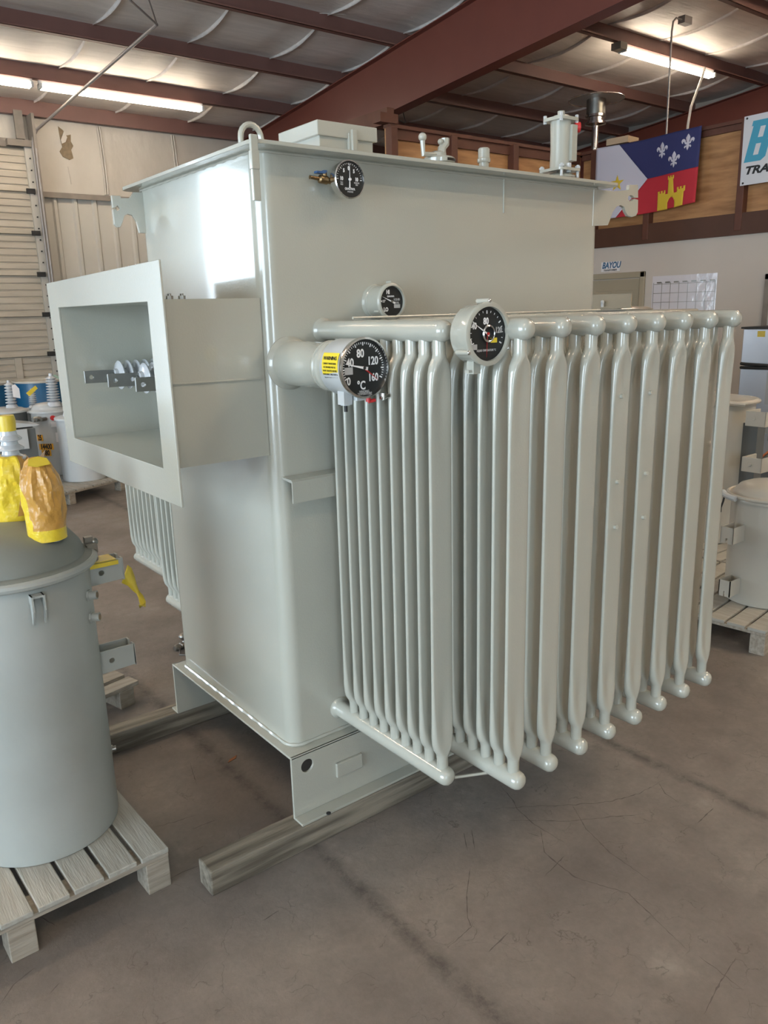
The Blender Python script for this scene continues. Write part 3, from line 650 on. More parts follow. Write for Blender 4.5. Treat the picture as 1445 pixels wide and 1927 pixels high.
# warning sticker wrapped on the side of the housing
b = MB(); rs = .0772; N_ = 8; rows = []
for k in range(N_ + 1):
    a = PI + .50 - 1.02 * k / N_   # around the -X side
    rows.append([b.bm.verts.new((gx + rs * math.cos(a), yy, gz + .005 - rs * math.sin(a) * 1.0)) for yy in (-.292, -.366)])
for A, B in zip(rows, rows[1:]): b.bm.faces.new((A[0], A[1], B[1], B[0]))
b.build('warning_sticker', M['yellow'], wg)
Fs = Matrix(((0, 0, -1), (-1, 0, 0), (0, 1, 0)))
def side_text(s, size, z, bold=0, sx=1.0):
    dz = z - gz - .005; a = math.asin(max(-1, min(1, dz / rs))); nx = -math.cos(a)
    # lettering tilted to follow the housing
    F = Matrix(((0, math.sin(a), nx), (-1, 0, 0), (0, math.cos(a), math.sin(a))))
    text('sticker_lettering', s, size, (gx + (rs + .0006) * nx, -.329, z), F, M['black'], wg, bold=bold, sx=sx, th=.0002)
side_text('WARNING', .0135, gz + .028, .0004, .95)
for q, s in enumerate(('CURRENT TRANSFORMER', 'SECONDARIES MUST BE', 'SHORT CIRCUITED BEFORE', 'DETACHING CABLE FROM A', 'TRANSFORMER IN SERVICE')): side_text(s, .0068, gz + .014 - .0095 * q, 0, .78)
MB().cyl((gx - .03, -.33, gz - .118), (gx - .03, -.33, gz - .10), .005).build('cable_end', M['dark'], wg)
MB().cyl((gx + .025, -.36, gz - .093), (gx + .025, -.36, gz - .076), .007).cyl((gx + .025, -.36, gz - .093), (gx + .045, -.365, gz - .090), .005).build('red_test_plug', M['red'], wg)
MB().cyl((gx + .055, -.375, gz - .086), (gx + .085, -.375, gz - .080), .006).cyl((gx + .065, -.375, gz - .09), (gx + .065, -.375, gz - .072), .007).build('clamp_screw', M['chrome'], wg)
# liquid temperature gauge
gx, gz, fy = .250, 1.687, -.66
b = MB().lathe([(.020, -.02), (.020, .0), (.070, .002), (.0735, .008), (.0735, .060), (.0785, .061), (.0785, .068), (.074, .070), (.0665, .070), (.0655, .062)], (gx, -.600, gz), (0, -1, 0), 56, cap=False)
for a in (88, 212, -28): 
    c, s = math.cos(math.radians(a)) * .0805, math.sin(math.radians(a)) * .0805; b.cyl((gx + c, -.625, gz + s), (gx + c, -.668, gz + s), .0065, n=12)
b.box((gx - .03, -.645, gz - .098), (gx - .006, -.62, gz - .066)).box((gx - .042, -.64, gz - .094), (gx - .02, -.625, gz - .088))
b.lathe([(.012, 0), (.012, .6)], (gx + .008, 0, gz), (0, -1, 0), 12)
lg = b.build('liquid_temperature_gauge', P, T, angle=50)
lab(lg, 'large grey round gauge reading liquid temperature, held out in front of the radiators')
b = MB()
for a in (88, 212, -28):
    c, s = math.cos(math.radians(a)) * .0805, math.sin(math.radians(a)) * .0805; b.sphere((gx + c, -.668, gz + s), .005, (1, .6, 1))
b.build('screw', M['chrome'], lg)
dial(lg, gx, -.6605, gz, .0668, 4, [('80', -.05, .46, .34, cw), ('40', -.66, .30, .32, cw), ('0', -.84, -.30, .30, cw), ('120', .62, .12, .30, gw), ('LIQUID TEMPERATURE °C', -.02, -.60, .11, gw)],
     [(-92, .86, 0, .02, M['redneedle'], .002), (150, .86, .1, .035, cw, .003)], ntick=(16, 205, -25), tick_r=.86)
MB().lathe([(.019, 0), (.0215, .002), (.0215, .006), (.0185, .008), (.017, .007), (.017, .001)], (gx + .002, -.661, gz + .001), (0, -1, 0), 32, cap=False).build('reset_knob_ring', M['chrome'], lg)
MB().cyl((gx, -.664, gz + .001), (gx, -.668, gz + .001), .0035, n=12).build('reset_knob', M['redneedle'], lg)
MB().box((gx - .058, -.6625, gz - .037), (gx - .035, -.6615, gz - .024)).build('rating_label', M['grayw'], lg, smooth=False)
MB().box((gx + .013, -.6625, gz - .022), (gx + .035, -.6615, gz - .010)).build('yellow_label', M['yellow'], lg, smooth=False)
# liquid level gauge
gx, gz, fy = .408, 1.778, -.09
b = MB().lathe([(.056, 0), (.056, .004), (.053, .008), (.053, .016), (.0505, .018), (.0505, .078), (.0575, .080), (.0575, .086), (.054, .090), (.0475, .090), (.0465, .082)], (gx, 0, gz), (0, -1, 0), 48, cap=False)
for a in (90, 210, -30):
    c, s = math.cos(math.radians(a)) * .059, math.sin(math.radians(a)) * .059; b.cyl((gx + c, -.062, gz + s), (gx + c, -.086, gz + s), .0045, n=10)
ll = b.build('liquid_level_gauge', P, T, angle=50)
lab(ll, 'small round gauge marked HI and LO for the liquid level')
dial(ll, gx, -.082, gz, .0473, 2, [('HI', -.28, .60, .36, cw), ('LO', -.48, -.52, .36, cw), ('25°', -.62, .02, .22, gw), ('LIQUID', .46, .12, .20, gw), ('LEVEL', .46, -.10, .20, gw), ('QUALITROL', -.05, .33, .14, cw)], [(158, .86, .30, .05, cw, .002)], ntick=(2, 180, 176))
MB().box((gx + .010, -.0835, gz - .020), (gx + .034, -.0825, gz - .009)).build('rating_label', M['grayw'], ll, smooth=False)
MB().cyl((gx, -.083, gz), (gx, -.087, gz), .004).build('pointer_hub', M['steel'], ll)
# pressure gauge with bleeder valve
gx, gz, fy = .268, 2.128, -.075
b = MB().lathe([(.045, .045), (.0515, .048), (.0515, .068), (.054, .070), (.054, .075), (.0505, .077), (.0495, .072)], (gx, 0, gz), (0, -1, 0), 48, cap=False).cyl((gx, 0, gz), (gx, -.055, gz), .018)
b.cyl((gx, -.046, gz), (gx, -.05, gz), .046, n=40)
pg = b.build('pressure_gauge', M['chrome'], T, angle=50)
lab(pg, 'chrome rimmed pressure and vacuum gauge near the cover')
dial(pg, gx, -.072, gz, .0503, 5, [('0', -.03, .60, .30, cw), ('5', -.38, .46, .28, cw), ('5', .34, .46, .28, cw), ('10', -.56, .02, .28, cw), ('10', .52, .02, .28, cw), ('QUALITROL', .02, -.52, .17, cw), ('VAC', -.56, -.19, .12, gw), ('PSIG', -.56, -.30, .12, gw), ('PRESSURE', .52, -.17, .11, gw), ('PSIG', .52, -.28, .11, gw), ('PV-SCALE', .04, -.68, .12, gw)],
     [(88, .84, .48, .03, cw, .002)], ntick=(20, 180, 0))
MB().cyl((gx, -.073, gz), (gx, -.078, gz), .004).build('pointer_hub', M['cleanw'], pg)
b = MB().lathe([(.009, .0), (.009, .04), (.012, .041), (.012, .066), (.010, .068), (.0055, .07), (.0045, .098), (.006, .1), (0, .1)], (gx - .012, -.032, gz - .004), (-1, 0, .08), 16).cyl((gx - .06, -.032, gz), (gx - .06, -.032, gz + .02), .007)
b.build('bleeder_valve', M['brass'], pg)
MB().box((gx - .092, -.04, gz + .016), (gx - .06, -.024, gz + .022)).box((gx - .066, -.038, gz + .018), (gx - .054, -.026, gz + .026)).build('valve_handle', M['blue'], pg, smooth=False, bevel=.001)

# ================================================================== timbers under it
o = MB().box((-.372, -.103, 0), (1.78, -.016, .0895)).build('timber', M['timber'], smooth=False, bevel=.005); tag(o, 'weathered square timber under the front skid leg, its cut end nearest the camera', 'timber', 'timbers under the transformer')
o = MB().box((-.40, .918, 0), (1.78, 1.005, .0895)).build('timber', M['timber'], smooth=False, bevel=.005); tag(o, 'weathered square timber under the rear skid leg, running behind the old tank', 'timber', 'timbers under the transformer')

# ================================================================== near pole transformer on pallet
def pole_can(name, label, c, r, z0, z1, m, lidm, group, lid=True, dome=.06):
    t_ = thing(name, label, 'transformer', (c[0], c[1], z0), group)
    MB().lathe([(0, .008), (r - .02, .008), (r - .012, 0), (r - .002, .002), (r, .014), (r, z1 - z0 - .02), (r, z1 - z0)], (c[0], c[1], z0), n=64).build('tank', m, t_, angle=50)
    if lid:
        h = z1 - z0
        MB().lathe([(r + .016, h - .012), (r + .018, h + .004), (r + .012, h + .012), (r * .97, h + .016), (r * .93, h + dome * .42), (r * .82, h + dome * .72), (r * .62, h + dome * .90), (r * .35, h + dome * .98), (0, h + dome)], (c[0], c[1], z0), n=64).build('lid', lidm, t_, angle=60)
    return t_
cx, cy = -.707, .413; r = .228
A = pole_can('pole_transformer', 'old weathered grey pole transformer with two wrapped bushings, on pallet at left edge', (cx, cy), r, .14, 1.035, M['oldpaint'], M['domepaint'], None, dome=.112)
MB().tube([(cx + (r + .014) * math.cos(a), cy + (r + .014) * math.sin(a), 1.030) for a in [2 * PI * q / 72 for q in range(72)]], .0145, 10, True).build('clamp_ring', M['oldpaint'], A)
# clamp bolt at the right of the ring
aa = math.radians(-8); px, py = cx + (r + .02) * math.cos(aa), cy + (r + .02) * math.sin(aa)
b = MB().tube([(px - .012, py - .055, 1.022), (px + .0, py - .01, 1.033), (px + .008, py + .03, 1.045)], .009, 8).cyl((px + .008, py + .01, 1.03), (px + .012, py + .055, 1.052), .006, n=8).box((px - .02, py - .012, 1.03), (px + .012, py + .012, 1.056)).sphere((px + .014, py + .03, 1.055), .014).box((px - .015, py + .02, 1.03), (px + .01, py + .04, 1.075))
b.build('clamp_bolt', M['steel'], A)
def channel_bracket(par, x0, x1, ya, yb_, z0, z1, m, hole=True, end=True, nm='mounting_bracket'):
    b = MB(); hx = x0 + (x1 - x0) * .36
    b.prism([(x0, z0), (x1, z0 + .004), (x1 - .002, z1), (x0, z1)], .005, TF_XZ(ya + .005), holes=[circ(hx, (z0 + z1) / 2, .009, 16)] if hole else [])
    b.box((x0, yb_ - .005, z0), (x1, yb_, z1)); 
    if end: b.box((x1 - .006, ya, z0), (x1, ya + .022, z1)).box((x1 - .006, yb_ - .022, z0), (x1, yb_, z1))
    return b.build(nm, m, par, smooth=False, bevel=.0012)
channel_bracket(A, -.492, -.378, .355, .425, .925, 1.000, M['darkbox'] if 0 else M['oldpaint'])
channel_bracket(A, -.490, -.364, .375, .445, .612, .690, M['oldpaint'])
b = MB()
for s in (-1, 1): b.prism([(0, 0), (.034, .0), (.034, -.045), (.014, -.090), (.008, -.085), (.010, -.03), (0, -.02)], .005, Matrix(((0, 0, 1, -.693 + s * .016 - .0025), (-1, 0, 0, .187), (0, 1, 0, 1.0), (0, 0, 0, 1))))
b.box((-.711, .155, .994), (-.675, .187, 1.0)); b.build('hanger_lug', M['oldpaint'], A, smooth=False)
for z, q in ((.925, .0), (.853, .0)):
    a = math.radians(-36); ux, uy = math.cos(a), math.sin(a)
    p0 = Vector((cx + (r - .01) * ux, cy + (r - .01) * uy, z)); d = Vector((ux, uy, .05))
    MB().cyl(p0, p0 + d * .038, .0135).cyl(p0 + d * .01, p0 + d * .016, .018, n=6).build('bushing_port', M['oldpaint'], A)
    MB().cyl(p0 + d * .036, p0 + d * .0392, .0095).build('port_opening', M['foam'], A)
a = math.radians(-8); p0 = Vector((cx + (r - .005) * math.cos(a), cy + (r - .005) * math.sin(a), .335)); MB().cyl(p0, p0 + Vector((.02, -.006, 0)), .009).cyl(p0 + Vector((.005, 0, 0)), p0 + Vector((.01, -.002, 0)), .013, n=6).build('drain_plug', M['steel'], A)
# the bushing that still shows above its wrapping
bx_, by_ = -.628, .56
bz = 1.120
b = MB(); prof = [(.05, -.02), (.05, .02), (.03, .05), (.03, .18)]
for q in range(4): h = .195 + .03 * q; prof += [(.024, h), (.046 - .003 * q, h + .004), (.047 - .003 * q, h + .009), (.026, h + .020)]
prof += [(.022, .325), (.022, .345), (0, .345)]
b.lathe(prof, (bx_ + .006, by_, bz - .02), n=28); bu_ = b.build('bushing', M['porc'], A)
MB().lathe([(.025, .318), (.027, .352), (.024, .366), (0, .367)], (bx_ + .006, by_, bz - .02), n=20).build('tape_wrap', M['tape'], bu_)
MB().lathe([(.044, -.012), (.044, .006), (.04, .02), (.03, .16), (0, .2)], (-.61, .305, 1.128), n=24).build('bushing', M['porc'], A)
# crumpled wrapping
def bag(name, label, c, z0, prof, m, seed, n=72):
    b = MB(); rows = []
    H = prof[-1][1]
    fine = []
    for (r0, h0), (r1, h1) in zip(prof, prof[1:]):
        for q in range(6): fine.append((r0 + (r1 - r0) * q / 6, h0 + (h1 - h0) * q / 6))
    fine.append(prof[-1])
    for rr, h in fine:
        row = []
        amp = .0085 * min(1, max(.06, (h - .032) / .05))
        for k in range(n):
            a = 2 * PI * k / n
            v = Vector((math.cos(a) * 1.5 + seed, math.sin(a) * 1.5, h * 11 + .6 * math.sin(a * 2 + seed)))
            d_ = .9 - 2.4 * abs(noise.noise(v)) + .8 * noise.noise(v * .5) - .7 * abs(noise.noise(v * 2.7))   # folded, creased paper
            q = rr + amp * d_
            row.append(b.bm.verts.new((c[0] + q * math.cos(a), c[1] + q * math.sin(a), z0 + h + amp * .5 * noise.noise(v * 1.7))))
        rows.append(row)
    for A_, B_ in zip(rows, rows[1:]):
        for k in range(n): b.bm.faces.new((A_[k], A_[(k + 1) % n], B_[(k + 1) % n], B_[k]))
    b.bm.faces.new(rows[-1])
    t_ = thing(name, label, 'wrapping', (c[0], c[1], z0), 'wrapped bushings on the old tank'); o = b.build('bag_body', m, t_, angle=28)
    return t_
B2 = bag('bushing_bag', 'crumpled brown and yellow wrapping, nearer of the two on the old tank', (-.61, .30), 1.122, [(.0535, 0), (.054, .04), (.054, .06), (.055, .10), (.055, .145), (.051, .18), (.042, .210), (.030, .230), (.016, .241), (.004, .244)], M['bagA'], 3)
MB().prism([(-.03, -.014), (-.005, -.02), (.03, -.012), (.024, .01), (.0, .017), (-.026, .008)], .003, Matrix.Translation((-.615, .272, 1.357)) @ Matrix.Rotation(.75, 4, 'X') @ Matrix.Rotation(-.1, 4, 'Z')).build('tape_patch', M['tape'], B2, smooth=False)
B1 = bag('bushing_bag', 'yellow and brown wrapping further back, with grey bushing sheds standing out of its top', (-.632, .56), 1.125, [(.056, 0), (.056, .035), (.057, .055), (.060, .12), (.062, .165), (.058, .195), (.046, .214), (.034, .217)], M['bagB'], 9)
MB().prism([(0, 0), (.05, .012), (.07, .03), (.055, -.02), (.035, -.06), (.0, -.09)], .003, TF_XZ(.55) @ Matrix.Translation((-.592, 1.315, 0))).build('loose_flap', M['card'], B1, smooth=False)
# yellow tape hanging from the bracket
rib = [((-.405, .345, .995), (-.470, .345, .985)), ((-.39, .345, .955), (-.40, .345, .905)), ((-.362, .365, .968), (-.388, .365, .912)), ((-.345, .38, .950), (-.366, .372, .895)), ((-.335, .39, .918), (-.350, .378, .872)), ((-.329, .395, .885), (-.338, .38, .858)), ((-.325, .39, .862), (-.336, .372, .846)), ((-.318, .375, .848), (-.338, .36, .830)), ((-.318, .355, .832), (-.344, .345, .818)), ((-.328, .335, .822), (-.350, .335, .835))]
rib = [(a, c) for a, c in rib[2:]]
b = MB(); fine = []
for (a0, c0), (a1, c1) in zip(rib, rib[1:]):
    for q in range(4): fine.append((Vector(a0).lerp(Vector(a1), q / 4), Vector(c0).lerp(Vector(c1), q / 4)))
fine.append((Vector(rib[-1][0]), Vector(rib[-1][1])))
vs = [(b.bm.verts.new(a), b.bm.verts.new(c)) for a, c in fine]
for P_, Q_ in zip(vs, vs[1:]): b.bm.faces.new((P_[0], Q_[0], Q_[1], P_[1]))
b.box((-.488, .342, .985), (-.398, .3425, .999)).box((-.486, .350, .999), (-.402, .42, 1.0015))
o = b.build('caution_tape', M['tape']); sm = o.modifiers.new('solid', 'SOLIDIFY'); sm.thickness = .0008
tag(o, 'strip of yellow tape curling down from the old tank upper bracket', 'tape')
# pallets
def pallet(name, label, o, rot, nb, bw, pitch, L_, zt=.14, group=None, side='x', blocks=(), wm='woody', boards_name='deck_board'):
    """local frame: boards run along +v, laid side by side along -u from the corner o"""
    t_ = thing(name, label, 'pallet', (o[0], o[1], 0), group)
    tf = Matrix.Translation((o[0], o[1], 0)) @ Matrix.Rotation(rot, 4, 'Z')
    wdt = (nb - 1) * pitch + bw
    for k in range(nb):
        u1 = -k * pitch; j = random.uniform(-.003, .003)
        MB().box((u1 - bw, j, zt - .017), (u1, L_ + j, zt - .001 * random.random()), tf=tf).build(boards_name, M[wm], t_, smooth=False, bevel=.003)
    for v in (0.004, L_ / 2 - .045, L_ - .09):
        MB().box((-wdt, v, zt - .034), (0, v + .09, zt - .017), tf=tf).build('bearer', M['wood'], t_, smooth=False, bevel=.002)
        for u in (-.075, -wdt / 2 - .03, -wdt):
            MB().box((u, v, 0), (u + .075, v + .09, zt - .034), tf=tf).build('block', M['wood'], t_, smooth=False, bevel=.003)
    return t_
pallet('pallet', 'wooden pallet under the old weathered transformer, bottom left', (-.447, .028), .03, 9, .088, .1015, 1.02)
t_ = thing('wooden_skid', 'grey wooden skid on the floor behind the old transformer', 'skid', (-.25, 1.38, 0))
for ya, yb_ in ((1.29, 1.37), (1.40, 1.48)): MB().box((-.62, ya, .085), (-.055, yb_, .105), rot=.25, piv=(-.1, 1.3, 0)).build('deck_board', M['wood'], t_, smooth=False, bevel=.002)
for xx in (-.16, -.60): MB().box((xx, 1.29, 0), (xx + .075, 1.47, .085), rot=.25, piv=(-.1, 1.3, 0)).build('block', M['wood'], t_, smooth=False, bevel=.002)

# ================================================================== far left cluster
FLG = 'pole transformers on the far left pallet'
pl = pallet('pallet', 'far pallet carrying several small grey transformers beside the roll-up door', (1.62, 5.98), .42, 13, .085, .11, 1.85, zt=.14)
def shed_bushing(par, c, z, r, h, n, m=None, lean=(0, 0)):
    b = MB(); prof = [(r * 1.15, 0), (r * .95, h * .12), (r * .55, h * .16)]; hh = h * .74 / n
    for q in range(n):
        z_ = h * .16 + hh * q; prof += [(r * .55, z_), (r * (1 - .18 * q / n), z_ + hh * .35), (r * (1 - .18 * q / n), z_ + hh * .55), (r * .5, z_ + hh * .9)]
    prof += [(r * .3, h * .92), (r * .3, h), (0, h)]
    b.lathe(prof, (c[0], c[1], z), (lean[0], lean[1], 1), 20); return b.build('bushing', M['porc'], par)
tb = pole_can('pole_transformer', 'small plain light grey transformer partly hidden by the open cable throat', (1.28, 6.22), .213, .14, .775, M['white'], M['white'], FLG, dome=.04)
shed_bushing(tb, (1.17, 6.18), .80, .042, .32, 9)
for z in (.62, .54): MB().cyl((1.13, 6.05, z), (1.115, 6.025, z), .014).build('bushing_port', M['steel'], tb)
ax_, ay_ = 1.15, 6.75
ta = pole_can('pole_transformer', 'light grey transformer with orange number labels and a tall ribbed bushing', (ax_, ay_), .185, .14, .815, M['white'], M['white'], FLG, dome=.09)
shed_bushing(ta, (ax_ + .03, 6.64), .87, .068, .34, 9)
MB().prism([(.90, 1.03), (1.0, 1.10), (1.02, 1.07), (.93, .995)], .002, TF_XZ(6.58)).build('paper_tag', M['tape'], ta, smooth=False)
b = MB()
for q in range(3): b.tube([(1.20 + .01 * q, 6.62, 1.19), (1.25 + .01 * q, 6.6, 1.15), (1.29 + .008 * q, 6.58, 1.06), (1.30 + .008 * q, 6.57, .98)], .006, 6)
b.build('lead_wire', mat('green_wire', (.25, .36, .28), .4), ta)
def on_can(phi, rr): a = math.radians(phi); return Vector((ax_ + rr * math.cos(a), ay_ + rr * math.sin(a), 0)), Matrix(((-math.sin(a), 0, math.cos(a)), (math.cos(a), 0, math.sin(a)), (0, 1, 0)))
q_, F_ = on_can(262, .19); MB().cyl(q_ + Vector((0, 0, .755)), q_ + Vector((0, -.016, .755)), .026).build('red_gauge', M['red'], ta)
MB().box((1.10, 6.565, .66), (1.19, 6.568, .71)).build('small_label', M['paper'], ta, smooth=False)
MB().cyl((1.03, 6.64, .755), (.95, 6.56, .75), .022).cyl((1.0, 6.6, .755), (.93, 6.58, .75), .028, n=8).cyl((1.06, 6.58, .75), (1.0, 6.54, .75), .02).build('terminal', M['steel'], ta)
for s, z, ph, w_ in (('25', .55, 214, .07), ('14400', .455, 232, .15), ('480', .388, 230, .10)):
    q_, F_ = on_can(ph, .187); tfm = Matrix.Translation(q_ + Vector((0, 0, z))) @ F_.to_4x4()
    MB().box((-w_ / 2, -.032, -.002), (w_ / 2, .032, .002), tf=tfm).build('number_label', M['orange'], ta, smooth=False)
    text('number_lettering', s, .078, q_ + F_ @ Vector((0, 0, .0045)) + Vector((0, 0, z)), F_, M['dark'], ta, bold=.003, sx=.62)
MB().box((1.13, 6.55, .50), (1.29, 6.554, .60)).build('nameplate', M['paper'], ta, smooth=False)
tc_ = pole_can('pole_transformer', 'grey transformer with one short ribbed bushing, in front of the right blue drum', (1.235, 7.42), .19, .14, .76, M['darkbox'], M['white'], FLG, dome=.04)  # dark tank colour includes the shade it stands in
shed_bushing(tc_, (1.15, 7.36), .80, .046, .21, 7)
td = pole_can('pole_transformer', 'grey transformer with ribbed bushing at the far left, in front of the left blue drum', (.76, 6.96), .21, .14, .83, M['darkbox'], M['white'], FLG, dome=.04)  # shade behind the front cans is put into the dark tank colour
shed_bushing(td, (.82, 6.90), .86, .056, .29, 7)
MB().prism([(-.02, -.0), (.05, -.02), (.05, .08), (.015, .13), (-.02, .12)], .003, TF_XZ(6.83) @ Matrix.Translation((.85, .98, 0))).build('paper_tag', M['paper'], td, smooth=False)
t_ = thing('equipment_cabinet', 'low grey steel box with a sloping white cover at the left edge', 'cabinet', (.62, 6.1, .14))
MB().box((.50, 6.0, .14), (.80, 6.4, .74)).build('body', M['darkbox'], t_, smooth=False, bevel=.005)
MB().prism([(-.2, .75), (.02, .82), (.34, .76), (.30, .75)], .36, TF_XZ(6.42) @ Matrix.Translation((.52, 0, 0))).build('cover', M['white'], t_, smooth=False)
MB().box((.50, 5.98, .55), (.72, 6.0, .74)).build('side_plate', M['white'], t_, smooth=False)
def drum(label, c, z0):
    r_ = .292; t_ = thing('steel_drum', label, 'drum', (c[0], c[1], z0), 'blue drums by the roll-up door')
    MB().lathe([(r_, 0), (r_ + .004, .01), (r_, .02), (r_, .28), (r_ + .010, .295), (r_, .31), (r_, .57), (r_ + .010, .585), (r_, .60), (r_, .865)], (c[0], c[1], z0), n=48).build('drum_body', M['drum'], t_, angle=60)
    MB().lathe([(r_ - .01, .86), (r_ + .006, .862), (r_ + .008, .875), (r_ + .002, .885), (r_ - .008, .882), (r_ - .014, .868), (0, .868)], (c[0], c[1], z0), n=48).build('lid', M['cream'], t_, angle=60)
drum('blue steel drum with pale lid, right one of the pair behind the grey transformers', (1.44, 8.15), .165)
drum('blue steel drum with pale lid at the left edge, left one of the pair', (.80, 8.2), .165)
t_ = thing('pallet', 'low pallet under the two blue drums by the roll-up door', 'pallet', (1.1, 8.3, 0))
for q in range(7): MB().box((.45, 7.9 + .13 * q, .147), (1.8, 8.0 + .13 * q, .165)).build('deck_board', M['wood'], t_, smooth=False)
for xx in (.46, 1.08, 1.7): MB().box((xx, 7.9, 0), (xx + .09, 8.78, .147)).build('stringer', M['wood'], t_, smooth=False)

# ================================================================== ceiling lights
def fixture(label, x0, x1, y, z, housing=True, s_=.036, r_=.024, tm='tube'):  # tubes widened and spread to stand for their bloom
    t_ = thing('fluorescent_light', label, 'light', ((x0 + x1) / 2, y, z + .09), 'strip lights under the roof purlins')
    MB().prism([(-.022, .09), (.022, .09), (.026, .035), (.02, .028), (-.02, .028), (-.026, .035)], x1 - x0, Matrix(((0, 0, 1, x0), (1, 0, 0, y), (0, 1, 0, z), (0, 0, 0, 1)))).build('housing', M['white'], t_, smooth=False)
    for s in (-1, 1): MB().cyl((x0 + .03, y + s * s_, z + .004), (x1 - .03, y + s * s_, z + .004), r_, n=12).build('tube', M[tm], t_)
    for xx in (x0, x1 - .03): MB().box((xx, y - .062, z - .015), (xx + .03, y + .062, z + .05)).build('lamp_holder', M['white'], t_, smooth=False)
    return t_
fixture('long lit strip light in front of the far wall, the one crossed by the conduit', 2.38, 4.75, 9.87, PZ(9.9) - .092, tm='tube_dim')
fixture('lit strip light cut off by the left edge of the photo', -.09, 2.30, 9.87, PZ(9.9) - .092, tm='tube_dim')
fr = fixture('lit strip light on its own above the flag', 9.11, 11.45, 5.52, PZ(5.55) - .092, tm='tube_dim')
MB().box((8.97, 5.44, PZ(5.55) - .09), (9.12, 5.60, PZ(5.55) - .0)).build('junction_box', M['frame'], fr, smooth=False)
for x0, y, where in ((3.7, -4.62, 'outside the photo, two purlins behind the camera, right of the tank'), (3.7, -3.17, 'outside the photo, one purlin behind the camera, right of the tank'),
                     (6.2, -3.17, 'added unseen as fill, one purlin behind the camera, near the office wall'), (-4.2, -4.62, 'added unseen as fill, behind the camera towards the left wall'),  # from this row on: unseen lamps added for fill
                     (-4.4, 2.63, 'added unseen as fill, left of the old weathered transformer'), (-4.6, 5.53, 'added unseen to brighten the roof, in front of the open overhead door'),
                     (9.2, 1.18, 'added unseen to brighten the roof, above the office and its banner')):
    fixture('lit strip light ' + where, x0, x0 + 2.4, y, PZ(y) - .115)
# conduit from the door frame up to the roof, bracing rods
b = MB(); b.tube([(2.56, 11.1, 1.0), (2.56, 11.1, 4.25), (2.575, 11.08, 4.38), (2.62, 11.0, 4.48), (3.08, 7.5, 5.02)], .020, 10); b.tube([(2.55, 10.9, 1.0), (2.54, 10.9, 4.2)], .014, 8)
b.tube([(3.08, 7.5, 5.02), (2.66, 7.2, 5.105)], .012, 6).tube([(3.08, 7.5, 5.02), (2.878, 7.2, 5.146)], .010, 6)
o = b.build('conduit', M['conduit']); tag(o, 'grey conduit rising beside the roll-up door and slanting up to the purlins', 'conduit')
o = MB().tube([(8.92, 4.6, 2.75), (8.90, 4.6, 5.18), (8.92, 4.6, 5.30), (8.98, 4.6, 5.35), (9.12, 4.6, 5.35)], .013, 8).box((9.10, 4.55, 5.31), (9.27, 4.65, 5.40)).build('electrical_conduit', M['conduit']); tag(o, 'thin vertical conduit with a small box hooked over at its top, behind the flag', 'conduit')
b = MB().tube([(9.75, 4.85, 2.75), (9.8, 4.85, 4.2), (9.85, 4.85, 4.45), (10.5, 5.1, 5.0), (10.7, 5.2, 5.15)], .018, 8); o = b.build('cable', M['cable']); tag(o, 'short pale cable running down from the right strip light to the flag corner', 'cable')
o = MB().tube([(3.4, 7.8, 5.5), (4.03, 7.5, 5.447), (5.0, 7.0, 5.343), (6.1, 6.5, 5.36)], .004, 6).build('hanging_wire', M['cable']); tag(o, 'thin sagging wire strung under the roof left of the red beam', 'wire')
for k, (xa, xb) in enumerate(((5.35, 6.2), (5.5, 6.7), (5.62, 6.9))):
    pass
o = MB().tube([(5.05, 5.75, 3.95), (5.6, 6.1, 4.0), (6.2, 6.8, 4.2), (6.8, 7.6, 4.6), (7.1, 8.2, 4.95)], .007, 6).build('hanging_wire', M['dark']); tag(o, 'dark wire looping from the loft corner post up to the roof', 'wire')

# ================================================================== flag
def wave(y, z):
    u = (5.27 - y) / 1.54; return .018 * math.sin(u * 9 + z * 2) * (.3 + u) + .03
def flag_tf(u, v): # u 0..1 left-right, v 0..1 bottom-top
    y = 5.27 - 1.54 * u; zt = 3.825 + .012 * u - .02 * math.sin(PI * u); zb = 2.905 + .055 * u - .03 * math.sin(PI * u)
    z = zb + (zt - zb) * v; return y, z
F = thing('flag', 'white, blue and red flag with three white lilies and a gold castle, pinned to plywood', 'flag', (XO - .09, 4.5, 2.9))
def flag_piece(name, poly, m, off, cuts=14):
    bm2 = bmesh.new(); vs = [bm2.verts.new((u, v, 0)) for u, v in poly]
    for i in range(len(vs)): bm2.edges.new((vs[i], vs[(i + 1) % len(vs)]))
    bmesh.ops.triangle_fill(bm2, use_beauty=True, edges=bm2.edges[:])
    for ax in (0, 1):
        lo = min(v.co[ax] for v in bm2.verts); hi = max(v.co[ax] for v in bm2.verts)
        for k in range(1, 40):
            c = k / 40
            if lo < c < hi:
                no = (1, 0, 0) if ax == 0 else (0, 1, 0)
                bmesh.ops.bisect_plane(bm2, geom=bm2.verts[:] + bm2.edges[:] + bm2.faces[:], plane_co=(c if ax == 0 else 0, c if ax == 1 else 0, 0), plane_no=no)
    b = MB(); mp = {}
    for v in bm2.verts:
        y, z = flag_tf(v.co.x, v.co.y); mp[v] = b.bm.verts.new((XO - .06 - wave(y, z) - off, y, z))
    for f in bm2.faces: b.bm.faces.new([mp[v] for v in f.verts])
    bm2.free(); o = b.build(name, m, F, angle=80)
    s = o.modifiers.new('solid', 'SOLIDIFY'); s.thickness = .0012; return o
cu_, cv_ = .53, .47
flag_piece('white_field', [(0, 0), (0, 1), (.235, 1), (cu_, cv_), (.235, 0)], M['fw'], 0)
flag_piece('blue_field', [(.235, 1), (1, 1), (1, .47), (cu_, cv_)], M['fb'], 0)
flag_piece('red_field', [(cu_, cv_), (1, .47), (1, 0), (.235, 0)], M['fr'], 0)
star = []
